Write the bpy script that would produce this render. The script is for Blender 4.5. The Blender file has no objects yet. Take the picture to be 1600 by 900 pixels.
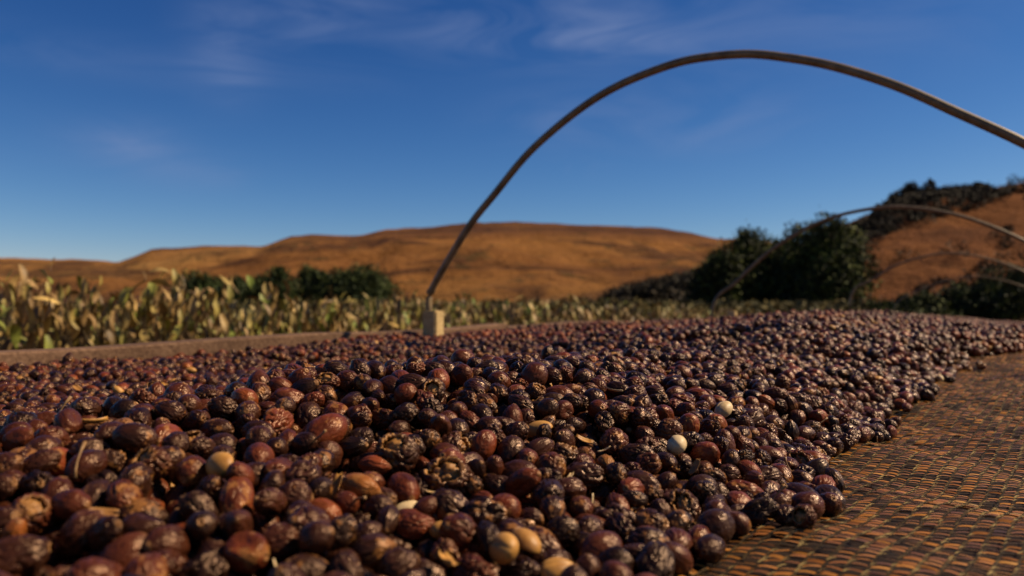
import bpy, bmesh, math, random
import numpy as np
from mathutils import Vector, Euler, Matrix, noise as mn

R = math.radians
rnd = random.Random(7)
rs = np.random.RandomState(11)
C = bpy.context.scene.collection
sc = bpy.context.scene

# ------------------------------------------------------------------ camera
CZ = 1.0                       # lens height above the ground (the bed stands waist high)
F = 1256.0                     # focal length in units of the 1600 wide picture
cam = bpy.data.cameras.new('camera')
cam.sensor_width = 36.0
cam.lens = 36.0 * F / 1600.0
cam.clip_start = 0.02
cam.clip_end = 6000
cam.dof.use_dof = True
cam.dof.focus_distance = 0.52
cam.dof.aperture_fstop = 9.0
co = bpy.data.objects.new('camera', cam)
C.objects.link(co)
co.location = (0, 0, CZ)
co.rotation_euler = (R(90 + 0.82), 0, 0)
sc.camera = co

# ------------------------------------------------------------------ light
SUN_EL, SUN_AZ = 44.0, 6.0    # azimuth counted from +X (to the right of the lens)
el, az = R(SUN_EL), R(SUN_AZ)
sd = Vector((math.cos(el) * math.cos(az), math.cos(el) * math.sin(az), math.sin(el)))
sun = bpy.data.lights.new('sun', 'SUN')
sun.energy = 5.0
sun.angle = R(0.5)
sun.color = (1.0, 0.80, 0.55)
so = bpy.data.objects.new('sun', sun)
C.objects.link(so)
so.rotation_euler = sd.to_track_quat('Z', 'Y').to_euler()

w = bpy.data.worlds.new('World')
sc.world = w
w.use_nodes = True
nt = w.node_tree
nt.nodes.clear()
def N(nt, t, **k):
    n = nt.nodes.new(t)
    for a, b in k.items():
        if a in n.inputs and not hasattr(n, a):
            n.inputs[a].default_value = b
        else:
            setattr(n, a, b)
    return n
out = N(nt, 'ShaderNodeOutputWorld')
bg = N(nt, 'ShaderNodeBackground')
bg.inputs['Strength'].default_value = 0.05
sky = N(nt, 'ShaderNodeTexSky', sky_type='NISHITA', sun_disc=False)
sky.sun_elevation = el
sky.sun_rotation = math.pi / 2 - az
sky.altitude = 1800
sky.air_density = 1.0
sky.dust_density = 0.35
sky.ozone_density = 2.5
# the photograph's deep, saturated blue: each channel graded on its own over the whole sky
sep = N(nt, 'ShaderNodeSeparateColor')
com = N(nt, 'ShaderNodeCombineColor')
nt.links.new(sky.outputs[0], sep.inputs[0])
for ch, (pw_, kk_) in enumerate([(1.85, 0.265), (1.40, 0.53), (1.05, 1.17)]):
    a_ = N(nt, 'ShaderNodeMath', operation='POWER'); a_.inputs[1].default_value = pw_
    b_ = N(nt, 'ShaderNodeMath', operation='MULTIPLY'); b_.inputs[1].default_value = kk_
    nt.links.new(sep.outputs[ch], a_.inputs[0]); nt.links.new(a_.outputs[0], b_.inputs[0])
    nt.links.new(b_.outputs[0], com.inputs[ch])
# thin wisps of cirrus
tc = N(nt, 'ShaderNodeTexCoord')
mp = N(nt, 'ShaderNodeMapping')
mp.inputs['Scale'].default_value = (2.2, 2.2, 8.0)
mp.inputs['Rotation'].default_value = (R(6), R(-10), R(12))
nt.links.new(tc.outputs['Generated'], mp.inputs[0])
nz = N(nt, 'ShaderNodeTexNoise')
nz.inputs['Scale'].default_value = 2.2
nz.inputs['Detail'].default_value = 7
nz.inputs['Roughness'].default_value = 0.55
nz.inputs['Distortion'].default_value = 1.2
nt.links.new(mp.outputs[0], nz.inputs[0])
cr = N(nt, 'ShaderNodeValToRGB')
cr.color_ramp.elements[0].position = 0.36
cr.color_ramp.elements[0].color = (0, 0, 0, 1)
cr.color_ramp.elements[1].position = 0.70
cr.color_ramp.elements[1].color = (1, 1, 1, 1)
nt.links.new(nz.outputs[0], cr.inputs[0])
cm = N(nt, 'ShaderNodeMath', operation='MULTIPLY')
cm.inputs[1].default_value = 0.6
# a few distinct patches of it, the rest of the sky nearly clear
def cloud_at(d, r, gain):
    s1 = N(nt, 'ShaderNodeVectorMath', operation='SUBTRACT'); s1.inputs[1].default_value = d
    nt.links.new(tc.outputs['Generated'], s1.inputs[0])
    s2 = N(nt, 'ShaderNodeVectorMath', operation='DIVIDE'); s2.inputs[1].default_value = r
    nt.links.new(s1.outputs[0], s2.inputs[0])
    s3 = N(nt, 'ShaderNodeVectorMath', operation='DOT_PRODUCT')
    nt.links.new(s2.outputs[0], s3.inputs[0]); nt.links.new(s2.outputs[0], s3.inputs[1])
    s4 = N(nt, 'ShaderNodeMath', operation='MULTIPLY'); s4.inputs[1].default_value = -1
    nt.links.new(s3.outputs['Value'], s4.inputs[0])
    s5 = N(nt, 'ShaderNodeMath', operation='EXPONENT'); nt.links.new(s4.outputs[0], s5.inputs[0])
    s6 = N(nt, 'ShaderNodeMath', operation='MULTIPLY'); s6.inputs[1].default_value = gain
    nt.links.new(s5.outputs[0], s6.inputs[0])
    return s6.outputs[0]
acc_ = None
for px_, py_, rx_, rz_, g_ in [(820, 45, .17, .035, 1.0), (960, 62, .07, .02, .7), (355, 75, .04, .05, .7), (480, 20, .07, .04, .6), (200, 222, .06, .022, .6),
                               (300, 272, .06, .02, .35), (900, 185, .09, .03, .5), (1130, 195, .09, .035, .4), (905, 262, .03, .012, .5), (150, 90, .22, .02, .3), (1300, 20, .2, .06, .35),
                               (-900, 120, .25, .05, .7), (2900, 80, .3, .05, .6)]:
    v_ = Vector(((px_ - 800) / F, 1, (468 - py_) / F)).normalized()
    q_ = cloud_at(tuple(v_), (rx_, rx_, rz_), g_)
    if acc_ is None: acc_ = q_
    else:
        m_ = N(nt, 'ShaderNodeMath', operation='ADD'); nt.links.new(acc_, m_.inputs[0]); nt.links.new(q_, m_.inputs[1]); acc_ = m_.outputs[0]
m_ = N(nt, 'ShaderNodeMath', operation='MULTIPLY'); nt.links.new(acc_, m_.inputs[0]); nt.links.new(cr.outputs[0], m_.inputs[1])
nt.links.new(m_.outputs[0], cm.inputs[0])
cmix = N(nt, 'ShaderNodeMix', data_type='RGBA')
cmix.inputs['B'].default_value = (3.6, 4.7, 8.0, 1)
nt.links.new(cm.outputs[0], cmix.inputs['Factor'])
nt.links.new(com.outputs[0], cmix.inputs['A'])
nt.links.new(cmix.outputs['Result'], bg.inputs['Color'])
nt.links.new(bg.outputs[0], out.inputs[0])

vs = sc.view_settings
vs.view_transform = 'Standard'
vs.look = 'None'
vs.exposure = 0.3
vs.gamma = 1
sc.cycles.max_bounces = 6
sc.cycles.diffuse_bounces = 2
sc.cycles.glossy_bounces = 2
sc.cycles.transparent_max_bounces = 4

# ------------------------------------------------------------------ helpers
D = Vector((0.512, 0.859, 0))          # along the bed, away from the lens
T = Vector((0.859, -0.512, 0))         # across the bed, to the right
O = Vector((-0.19, 1.8, 0))            # foot of the nearest hoop on the left rail

def W(t, s, z=0.0):                    # bed coordinates to world (z counted from the lens)
    return Vector((O.x + T.x * t + D.x * s, O.y + T.y * t + D.y * s, CZ + z))
def P(px, py, d):                      # what stands at distance d in that direction
    return Vector(((px - 800) / F * d, d, CZ + (468 - py) / F * d))

def material(name, build, rough=0.8, spec=0.3):
    m = bpy.data.materials.new(name)
    m.use_nodes = True
    n = m.node_tree
    b = n.nodes['Principled BSDF']
    b.inputs['Roughness'].default_value = rough
    b.inputs['Specular IOR Level'].default_value = spec
    build(n, b)
    return m

def ramp(n, stops, src=None):
    r = N(n, 'ShaderNodeValToRGB')
    e = r.color_ramp.elements
    while len(e) > 1:
        e.remove(e[0])
    e[0].position, e[0].color = stops[0][0], (*stops[0][1], 1)
    for p, c in stops[1:]:
        k = e.new(p)
        k.color = (*c, 1)
    if src is not None:
        n.links.new(src, r.inputs[0])
    return r
def noise(n, scale, detail=4, coord='Object', rough=0.5, dist=0.0, sc3=None, off=None, w=None):
    t = N(n, 'ShaderNodeTexCoord')
    v = t.outputs[coord]
    if sc3:
        mpn = N(n, 'ShaderNodeMapping')
        mpn.inputs['Scale'].default_value = sc3
        n.links.new(v, mpn.inputs[0])
        v = mpn.outputs[0]
    z = N(n, 'ShaderNodeTexNoise')
    if w is not None:
        z.noise_dimensions = '4D'
        n.links.new(w, z.inputs['W'])
    z.inputs['Scale'].default_value = scale
    z.inputs['Detail'].default_value = detail
    z.inputs['Roughness'].default_value = rough
    z.inputs['Distortion'].default_value = dist
    n.links.new(v, z.inputs['Vector'])
    return z.outputs[0]
def mixc(n, fac, a, b, mode='MIX'):
    m = N(n, 'ShaderNodeMix', data_type='RGBA', blend_type=mode)
    for s, v in (('Factor', fac), ('A', a), ('B', b)):
        i = m.inputs[s]
        if isinstance(v, (int, float)):
            i.default_value = v
        elif isinstance(v, tuple):
            i.default_value = (*v, 1)
        else:
            n.links.new(v, i)
    return m.outputs['Result']
def math_(n, op, a, b=None, clamp=False):
    m = N(n, 'ShaderNodeMath', operation=op)
    m.use_clamp = clamp
    for i, v in ((0, a), (1, b)):
        if v is None:
            continue
        if isinstance(v, (int, float)):
            m.inputs[i].default_value = v
        else:
            n.links.new(v, m.inputs[i])
    return m.outputs[0]
def bump(n, b, h, strength, dist):
    k = N(n, 'ShaderNodeBump')
    k.inputs['Strength'].default_value = strength
    k.inputs['Distance'].default_value = dist
    n.links.new(h, k.inputs['Height'])
    n.links.new(k.outputs[0], b.inputs['Normal'])
def attr(n, name, kind):
    a = N(n, 'ShaderNodeAttribute', attribute_type=kind, attribute_name=name)
    return a.outputs['Fac']

def mesh_from(name, v, f, mats=(), smooth=False):
    me = bpy.data.meshes.new(name)
    v = np.asarray(v, dtype=np.float32)
    f = np.asarray(f, dtype=np.int32)
    me.vertices.add(len(v))
    me.vertices.foreach_set('co', v.ravel())
    k = f.shape[1]
    me.loops.add(f.size)
    me.loops.foreach_set('vertex_index', f.ravel())
    me.polygons.add(len(f))
    me.polygons.foreach_set('loop_start', np.arange(0, f.size, k, dtype=np.int32))
    me.polygons.foreach_set('loop_total', np.full(len(f), k, dtype=np.int32))
    if smooth:
        me.polygons.foreach_set('use_smooth', np.ones(len(f), dtype=bool))
    me.update(calc_edges=True)
    for m in mats:
        me.materials.append(m)
    return me
def from_bm(name, bm, mats=(), smooth=False):
    me = bpy.data.meshes.new(name)
    bmesh.ops.recalc_face_normals(bm, faces=bm.faces)
    if smooth:
        for f in bm.faces:
            f.smooth = True
    bm.to_mesh(me)
    bm.free()
    for m in mats:
        me.materials.append(m)
    return me
def obj(name, data, parent=None, loc=None):
    o = bpy.data.objects.new(name, data)
    C.objects.link(o)
    if loc is not None:
        o.location = loc
    if parent is not None:
        o.parent = parent
    return o
def tag(o, label=None, cat=None, group=None, kind=None):
    for k, v in (('label', label), ('category', cat), ('group', group), ('kind', kind)):
        if v:
            o[k] = v
    return o
def tube(bm, pts, rads, seg=10):
    rings = []
    up = Vector((0, 0, 1))
    for i, p in enumerate(pts):
        a = pts[max(i - 1, 0)]
        b = pts[min(i + 1, len(pts) - 1)]
        d = (b - a).normalized()
        u = d.cross(up)
        if u.length < 0.05:
            u = d.cross(Vector((1, 0, 0)))
        u.normalize()
        v = u.cross(d)
        r = rads[i] if hasattr(rads, '__len__') else rads
        rings.append([bm.verts.new(p + u * math.cos(k * 2 * math.pi / seg) * r + v * math.sin(k * 2 * math.pi / seg) * r) for k in range(seg)])
    for a, b in zip(rings, rings[1:]):
        for k in range(seg):
            bm.faces.new((a[k], a[(k + 1) % seg], b[(k + 1) % seg], b[k]))
    bm.faces.new(rings[0][::-1])
    bm.faces.new(rings[-1])
def catmull(pts, n=8):
    o = []
    P_ = [pts[0]] + list(pts) + [pts[-1]]
    for i in range(1, len(P_) - 2):
        a, b, c, d = P_[i - 1:i + 3]
        for k in range(n):
            t = k / n
            o.append(0.5 * ((2 * b) + (c - a) * t + (2 * a - 5 * b + 4 * c - d) * t * t + (3 * b - a - 3 * c + d) * t ** 3))
    o.append(pts[-1])
    return o
def ordinal(i):
    return ['first', 'second', 'third', 'fourth', 'fifth', 'sixth', 'seventh', 'eighth', 'ninth', 'tenth', 'eleventh', 'twelfth',
            'thirteenth', 'fourteenth', 'fifteenth', 'sixteenth', 'seventeenth', 'eighteenth', 'nineteenth', 'twentieth'][i] if i < 20 else \
           ['twenty-first', 'twenty-second', 'twenty-third', 'twenty-fourth', 'twenty-fifth', 'twenty-sixth', 'twenty-seventh', 'twenty-eighth',
            'twenty-ninth', 'thirtieth', 'thirty-first', 'thirty-second', 'thirty-third', 'thirty-fourth', 'thirty-fifth', 'thirty-sixth'][min(i - 20, 15)]

# ------------------------------------------------------------------ materials
def m_ground(n, b):
    a = noise(n, 0.25, 6)
    c = ramp(n, [(0.3, (0.10, 0.075, 0.03)), (0.55, (0.16, 0.10, 0.045)), (0.75, (0.24, 0.15, 0.07))], a)
    n.links.new(c.outputs[0], b.inputs['Base Color'])
    bump(n, b, noise(n, 6, 5), 0.6, 0.1)
M_ground = material('dry_soil', m_ground, 0.95, 0.1)

def m_hill(n, b):
    a = noise(n, 0.006, 6, rough=0.55, sc3=(0.7, 1, 2))
    c = ramp(n, [(0.30, (0.23, 0.095, 0.030)), (0.50, (0.34, 0.155, 0.046)), (0.66, (0.46, 0.24, 0.075))], a)
    fine = noise(n, 0.05, 8, rough=0.7)
    f = ramp(n, [(0.3, (0.62, 0.60, 0.56)), (0.7, (1.15, 1.12, 1.1))], fine)
    col = mixc(n, 1.0, c.outputs[0], f.outputs[0], 'MULTIPLY')
    # rocky outcrops in level bands
    band = noise(n, 0.008, 7, rough=0.62, dist=0.5, sc3=(0.8, 0.2, 8.0))
    bm_ = ramp(n, [(0.475, (0, 0, 0)), (0.53, (1, 1, 1))], band)
    br = noise(n, 0.03, 5, rough=0.7)
    brr = ramp(n, [(0.36, (0, 0, 0)), (0.50, (1, 1, 1))], br)
    msk = math_(n, 'MULTIPLY', bm_.outputs[0], brr.outputs[0])
    msk = math_(n, 'MULTIPLY', msk, 0.72)
    col = mixc(n, msk, col, (0.055, 0.026, 0.018))
    sp = ramp(n, [(0.57, (0, 0, 0)), (0.64, (1, 1, 1))], noise(n, 0.075, 4, rough=0.65))
    spm = math_(n, 'MULTIPLY', sp.outputs[0], 0.7)
    # bare weathered rock along the high flat top
    pz = N(n, 'ShaderNodeSeparateXYZ')
    tcz = N(n, 'ShaderNodeTexCoord')
    n.links.new(tcz.outputs['Object'], pz.inputs[0])
    hz = ramp(n, [(0.55, (0, 0, 0)), (0.75, (1, 1, 1))], math_(n, 'MULTIPLY', pz.outputs['Z'], 1 / 62.0))
    rk = ramp(n, [(0.40, (0, 0, 0)), (0.52, (1, 1, 1))], noise(n, 0.022, 6, rough=0.7, sc3=(.6, .4, 3.5)))
    col = mixc(n, math_(n, 'MULTIPLY', math_(n, 'MULTIPLY', hz.outputs[0], rk.outputs[0]), .75), col, (0.12, 0.052, 0.028))
    col = mixc(n, spm, col, (0.08, 0.055, 0.022))
    n.links.new(col, b.inputs['Base Color'])
    bump(n, b, noise(n, 0.045, 8, rough=0.7), 1.0, 14.0)
M_hill = material('dry_grass_hill', m_hill, 0.95, 0.05)
def m_hill2(n, b):
    a = noise(n, 0.05, 6, rough=0.6)
    c = ramp(n, [(0.32, (0.085, 0.034, 0.014)), (0.5, (0.16, 0.063, 0.022)), (0.7, (0.24, 0.10, 0.034))], a)
    sp = ramp(n, [(0.56, (0, 0, 0)), (0.66, (1, 1, 1))], noise(n, 0.25, 5, rough=0.65))
    col = mixc(n, math_(n, 'MULTIPLY', sp.outputs[0], 0.55), c.outputs[0], (0.045, 0.022, 0.010))
    n.links.new(col, b.inputs['Base Color'])
    bump(n, b, noise(n, 0.35, 7, rough=0.65), 1.0, 2.5)
M_hill2 = material('red_grass_hill', m_hill2, 0.95, 0.05)

def foliage_mat(name, stops, scale=0.6):
    def f(n, b):
        a = noise(n, scale, 3)
        g = N(n, 'ShaderNodeNewGeometry').outputs['Random Per Island']
        v = math_(n, 'ADD', math_(n, 'MULTIPLY', a, 0.6), math_(n, 'MULTIPLY', g, 0.4))
        c = ramp(n, stops, v)
        n.links.new(c.outputs[0], b.inputs['Base Color'])
    return material(name, f, 0.7, 0.2)
M_dark = foliage_mat('dark_evergreen', [(0.25, (0.006, 0.009, 0.003)), (0.45, (0.016, 0.022, 0.006)), (0.56, (0.045, 0.057, 0.011)), (0.75, (0.13, 0.15, 0.022))])  # brightest stops paint sunlit green onto some of the leaves
M_line = foliage_mat('orchard_green', [(0.25, (0.012, 0.018, 0.006)), (0.5, (0.034, 0.050, 0.011)), (0.75, (0.075, 0.098, 0.018))])
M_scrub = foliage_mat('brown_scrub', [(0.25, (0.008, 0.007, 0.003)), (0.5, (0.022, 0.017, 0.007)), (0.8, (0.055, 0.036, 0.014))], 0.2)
M_low = foliage_mat('olive_ground_cover', [(0.25, (0.03, 0.03, 0.010)), (0.5, (0.09, 0.075, 0.022)), (0.8, (0.22, 0.16, 0.05))], 1.2)
def m_bark(n, b):
    c = ramp(n, [(0.3, (0.035, 0.024, 0.016)), (0.7, (0.10, 0.07, 0.045))], noise(n, 9, 5, sc3=(1, 1, .2)))
    n.links.new(c.outputs[0], b.inputs['Base Color'])
    bump(n, b, noise(n, 25, 4, sc3=(1, 1, .2)), 0.6, 0.02)
M_bark = material('bark', m_bark, 0.9, 0.1)

def m_leaf(n, b):
    oi = N(n, 'ShaderNodeObjectInfo').outputs['Random']
    isl = N(n, 'ShaderNodeNewGeometry').outputs['Random Per Island']
    v = math_(n, 'FRACT', math_(n, 'ADD', math_(n, 'MULTIPLY', oi, 7.31), isl))
    c = ramp(n, [(0.0, (0.09, 0.06, 0.024)), (0.2, (0.16, 0.10, 0.036)), (0.42, (0.27, 0.17, 0.062)), (0.60, (0.24, 0.175, 0.052)),
                 (0.76, (0.20, 0.17, 0.040)), (0.92, (0.13, 0.17, 0.022)), (1.0, (0.46, 0.29, 0.10))], v)
    p = ramp(n, [(0.3, (0.60, 0.53, 0.42)), (0.62, (1.45, 1.4, 1.3))], noise(n, 22, 4, rough=0.6))
    n.links.new(mixc(n, 1.0, c.outputs[0], p.outputs[0], 'MULTIPLY'), b.inputs['Base Color'])
    bump(n, b, noise(n, 60, 3), 0.4, 0.003)
M_leaf = material('wilted_leaf', m_leaf, 0.55, 0.35)
M_stem = material('plant_stem', lambda n, b: n.links.new(ramp(n, [(0.3, (0.05, 0.035, 0.02)), (0.7, (0.12, 0.085, 0.045))], noise(n, 30, 4)).outputs[0], b.inputs['Base Color']), 0.9, 0.1)

def m_wood(c1, c2, c3):
    def f(n, b):
        g = noise(n, 14, 6, rough=0.6, dist=0.4, sc3=(9, 9, 0.6) if False else (0.5, 12, 12))
        c = ramp(n, [(0.3, c1), (0.5, c2), (0.7, c3)], g)
        d = ramp(n, [(0.35, (0.6, 0.58, 0.55)), (0.65, (1.1, 1.1, 1.1))], noise(n, 7, 5, rough=0.6))
        n.links.new(mixc(n, 1.0, c.outputs[0], d.outputs[0], 'MULTIPLY'), b.inputs['Base Color'])
        bump(n, b, g, 0.5, 0.002)
    return f
M_board = material('weathered_board', m_wood((0.085, 0.045, 0.026), (0.15, 0.082, 0.046), (0.22, 0.13, 0.075)), 0.85, 0.2)
M_post = material('pale_post', m_wood((0.42, 0.27, 0.11), (0.56, 0.39, 0.17), (0.66, 0.49, 0.24)), 0.8, 0.2)

def m_pipe(n, b):
    c = ramp(n, [(0.35, (0.10, 0.070, 0.034)), (0.65, (0.22, 0.155, 0.080))], noise(n, 40, 5, rough=0.6))
    n.links.new(c.outputs[0], b.inputs['Base Color'])
    b.inputs['Specular Tint'].default_value = (1.0, 0.82, 0.58, 1)
    bump(n, b, noise(n, 120, 3), 0.15, 0.001)
M_pipe = material('dusty_pipe', m_pipe, 0.42, 0.6)

def skin_mat(name, far=False):
    def f(n, b):
        b.inputs['Specular Tint'].default_value = (1.0, 0.64, 0.42, 1)
        t = attr(n, 'tint', 'INSTANCER')
        oi = N(n, 'ShaderNodeObjectInfo').outputs['Random']
        wv = math_(n, 'MULTIPLY', oi, 37.0)
        base = ramp(n, [(0.0, (0.015, 0.007, 0.004)), (0.25, (0.038, 0.013, 0.0065)), (0.5, (0.090, 0.023, 0.009)),
                        (0.72, (0.155, 0.034, 0.011)), (0.88, (0.21, 0.058, 0.012)), (1.0, (0.26, 0.12, 0.026))], t)
        big = noise(n, 110 if not far else 90, 3, rough=0.55, w=wv)
        # lighter dusty bloom and darker blotches
        bl = ramp(n, [(0.32, (0.42, 0.38, 0.38)), (0.62, (1.28, 1.2, 1.15))], big)
        col = mixc(n, 1.0, base.outputs[0], bl.outputs[0], 'MULTIPLY')
        if not far:
            # husk worn through to the ochre parchment
            pn = noise(n, 170, 5, rough=0.62, dist=0.3, w=math_(n, 'ADD', wv, 5.0))
            th = math_(n, 'MULTIPLY', math_(n, 'FRACT', math_(n, 'MULTIPLY', oi, 91.7)), 0.20)
            pm = ramp(n, [(0.64, (0, 0, 0)), (0.69, (1, 1, 1))], math_(n, 'ADD', math_(n, 'SUBTRACT', pn, 0.08), th))
            col = mixc(n, math_(n, 'MULTIPLY', pm.outputs[0], 0.75), col, (0.28, 0.115, 0.03))
        cr_ = attr(n, 'crown', 'GEOMETRY')
        col = mixc(n, cr_, col, (0.26, 0.125, 0.045))
        n.links.new(col, b.inputs['Base Color'])
        rr = ramp(n, [(0.3, (0.36 if far else 0.18,) * 3), (0.7, (0.58 if far else 0.45,) * 3)], noise(n, 260, 3, w=wv))
        n.links.new(rr.outputs[0], b.inputs['Roughness'])
        if not far:
            h1 = noise(n, 420, 4, rough=0.6, dist=1.2, w=wv, sc3=(0.45, 1, 1))
            h2 = noise(n, 1300, 2, w=wv)
            bump(n, b, math_(n, 'ADD', h1, math_(n, 'MULTIPLY', h2, 0.35)), 0.5, 0.0011)
    return material(name, f, 0.42, 0.42)
M_skin = skin_mat('cherry_skin')
M_skin_far = skin_mat('cherry_skin_far', True)
def bean_mat(name, c1, c2):
    def f(n, b):
        oi = N(n, 'ShaderNodeObjectInfo').outputs['Random']
        a = noise(n, 150, 4, w=math_(n, 'MULTIPLY', oi, 19))
        c = ramp(n, [(0.3, c1), (0.6, c2)], a)
        n.links.new(c.outputs[0], b.inputs['Base Color'])
        bump(n, b, noise(n, 500, 3), 0.3, 0.0006)
    return material(name, f, 0.5, 0.35)
M_bean = bean_mat('pale_parchment', (0.44, 0.27, 0.10), (0.66, 0.49, 0.26))
M_amber = bean_mat('amber_parchment', (0.30, 0.13, 0.025), (0.50, 0.25, 0.055))
M_husk = bean_mat('ochre_husk', (0.16, 0.06, 0.016), (0.34, 0.16, 0.04))
M_stalk = bean_mat('dry_stalk', (0.13, 0.06, 0.022), (0.32, 0.18, 0.07))
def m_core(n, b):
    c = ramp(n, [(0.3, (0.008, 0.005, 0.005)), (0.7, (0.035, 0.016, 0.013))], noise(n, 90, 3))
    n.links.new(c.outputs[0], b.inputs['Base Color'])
M_core = material('deep_cherry_shade', m_core, 0.9, 0.1)  # sheet of deeper cherries, the shade of the gaps put into its colour

def m_tape(n, b):
    g = N(n, 'ShaderNodeNewGeometry').outputs['Random Per Island']
    patch = noise(n, 9, 4)
    v = math_(n, 'ADD', math_(n, 'MULTIPLY', g, 0.45), math_(n, 'MULTIPLY', patch, 0.72))
    c = ramp(n, [(0.15, (0.024, 0.012, 0.004)), (0.32, (0.10, 0.040, 0.010)), (0.50, (0.28, 0.098, 0.016)), (0.78, (0.50, 0.20, 0.030)), (1.0, (0.66, 0.44, 0.14))], v)
    n.links.new(c.outputs[0], b.inputs['Base Color'])
    b.inputs['Roughness'].default_value = 0.38
    b.inputs['Specular Tint'].default_value = (1.0, 0.8, 0.55, 1)
M_tape = material('net_tape', m_tape, 0.38, 0.45)
def m_rib(n, b):
    b.inputs['Specular Tint'].default_value = (1.0, 0.85, 0.6, 1)
    g = N(n, 'ShaderNodeNewGeometry').outputs['Random Per Island']
    n.links.new(ramp(n, [(0.1, (0.014, 0.009, 0.005)), (0.5, (0.035, 0.022, 0.010)), (0.8, (0.11, 0.07, 0.028)), (1.0, (0.34, 0.24, 0.09))], g).outputs[0], b.inputs['Base Color'])
M_rib = material('net_rib', m_rib, 0.65, 0.12)
M_under = material('net_gap_shade', lambda n, b: n.links.new(ramp(n, [(0.3, (0.008, 0.004, 0.002)), (0.7, (0.030, 0.013, 0.005))], noise(n, 300, 3, sc3=(1, 1, 1))).outputs[0], b.inputs['Base Color']), 0.8, 0.2)  # layer under the tapes, coloured dark so the net's gaps look shaded

# ------------------------------------------------------------------ ground and hills
def grid_mesh(name, xs, ys, zf, mats, smooth=True):
    X, Y = np.meshgrid(xs, ys)
    Z = zf(X, Y)
    v = np.stack([X.ravel(), Y.ravel(), Z.ravel()], 1)
    nx, ny = len(xs), len(ys)
    i = np.arange(nx * ny).reshape(ny, nx)
    f = np.stack([i[:-1, :-1].ravel(), i[:-1, 1:].ravel(), i[1:, 1:].ravel(), i[1:, :-1].ravel()], 1)
    return mesh_from(name, v, f, mats, smooth)
g = obj('ground', grid_mesh('ground', np.linspace(-4000, 4000, 41), np.linspace(-4000, 4000, 41), lambda x, y: x * 0, [M_ground]))
tag(g, kind='structure')

def fbm(x, y, seed, octv=5, gain=0.5):
    # cheap value noise
    o = np.zeros_like(x)
    a = 1.0
    tot = 0
    r_ = np.random.RandomState(seed)
    tab = r_.rand(256, 256)
    for k in range(octv):
        xi = np.floor(x).astype(int); yi = np.floor(y).astype(int)
        fx = x - xi; fy = y - yi
        fx = fx * fx * (3 - 2 * fx); fy = fy * fy * (3 - 2 * fy)
        a00 = tab[yi & 255, xi & 255]; a10 = tab[yi & 255, (xi + 1) & 255]
        a01 = tab[(yi + 1) & 255, xi & 255]; a11 = tab[(yi + 1) & 255, (xi + 1) & 255]
        o += a * ((a00 * (1 - fx) + a10 * fx) * (1 - fy) + (a01 * (1 - fx) + a11 * fx) * fy)
        tot += a
        a *= gain
        x = x * 2.03 + 17.3; y = y * 2.03 + 5.1
    return o / tot
def sstep(a, b, x):
    t = np.clip((x - a) / (b - a), 0, 1)
    return t * t * (3 - 2 * t)

RD = 620.0
prof = np.array([(-1500, 392), (-700, 400), (-300, 398), (0, 404), (60, 406), (110, 405), (150, 408), (185, 411), (205, 402), (235, 389), (290, 386), (350, 384), (410, 382),
                 (445, 371), (480, 367), (560, 368), (600, 358), (660, 354), (740, 349), (850, 347), (960, 350), (1040, 357), (1130, 372),
                 (1250, 384), (1400, 392), (1800, 400), (2600, 396)], float)
def far_z(X, Y):
    h = (468 - np.interp(800 + X / np.clip(Y, 420, RD) * F, prof[:, 0], prof[:, 1])) / F * RD
    h = h * (1 + 0.10 * (fbm(X / 38 + 4, Y / 60, 31, 4) - .5)) + 1.6 * (fbm(X / 9, Y / 9, 32, 3) - .5)
    up = sstep(150, 560, Y) * np.minimum(1, Y / RD) ** 1.5
    dn = 1 - 0.7 * sstep(RD, RD + 350, Y)
    n1 = fbm(X / 90, Y / 70, 3, 6, 0.55) - 0.5
    n2 = fbm(X / 260 + 9, Y / 200, 5, 3) - 0.5
    shape = up * dn
    amp = 1.35 * sstep(180, 300, Y) * (1 - sstep(430, 590, Y) * 0.95)
    gul = np.abs(fbm(X / 75 + Y / 300, Y / 260, 8, 4) - 0.5) * 2
    return h * shape + CZ * shape + amp * (n1 * 16 + n2 * 20 - (1 - gul) ** 5 * 5) - 0.5 * (1 - sstep(170, 200, Y))
fh = obj('far_hill', grid_mesh('far_hill', np.linspace(-1300, 1300, 420), np.concatenate([np.linspace(165, 640, 150), np.linspace(650, 1100, 24)]), far_z, [M_hill]))
tag(fh, kind='structure')

RN = 150.0
prof2 = np.array([(700, 480), (880, 474), (910, 466), (1000, 446), (1090, 426), (1200, 405), (1290, 370), (1340, 348), (1400, 312), (1450, 296), (1520, 291), (1600, 276), (1800, 255), (2300, 230), (3200, 250)], float)
def near_z(X, Y):
    h = (470 - np.interp(800 + X / np.clip(Y, 100, RN) * F, prof2[:, 0], prof2[:, 1])) / F * RN
    up = sstep(40, RN * .97, Y) * np.minimum(1, Y / RN) ** 1.2
    dn = 1 - 0.8 * sstep(RN, RN + 120, Y)
    amp = sstep(55, 80, Y) * (1 - sstep(125, 148, Y) * 0.9) * sstep(0, 8, h)
    n1 = fbm(X / 22, Y / 18, 13, 6, 0.55) - 0.5
    return h * up * dn + amp * n1 * 6.5 - 0.5 * (1 - sstep(52, 62, Y)) - 0.3
nh = obj('near_hill', grid_mesh('near_hill', np.linspace(-15, 330, 260), np.linspace(50, 290, 150), near_z, [M_hill2]))
tag(nh, kind='structure')

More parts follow.
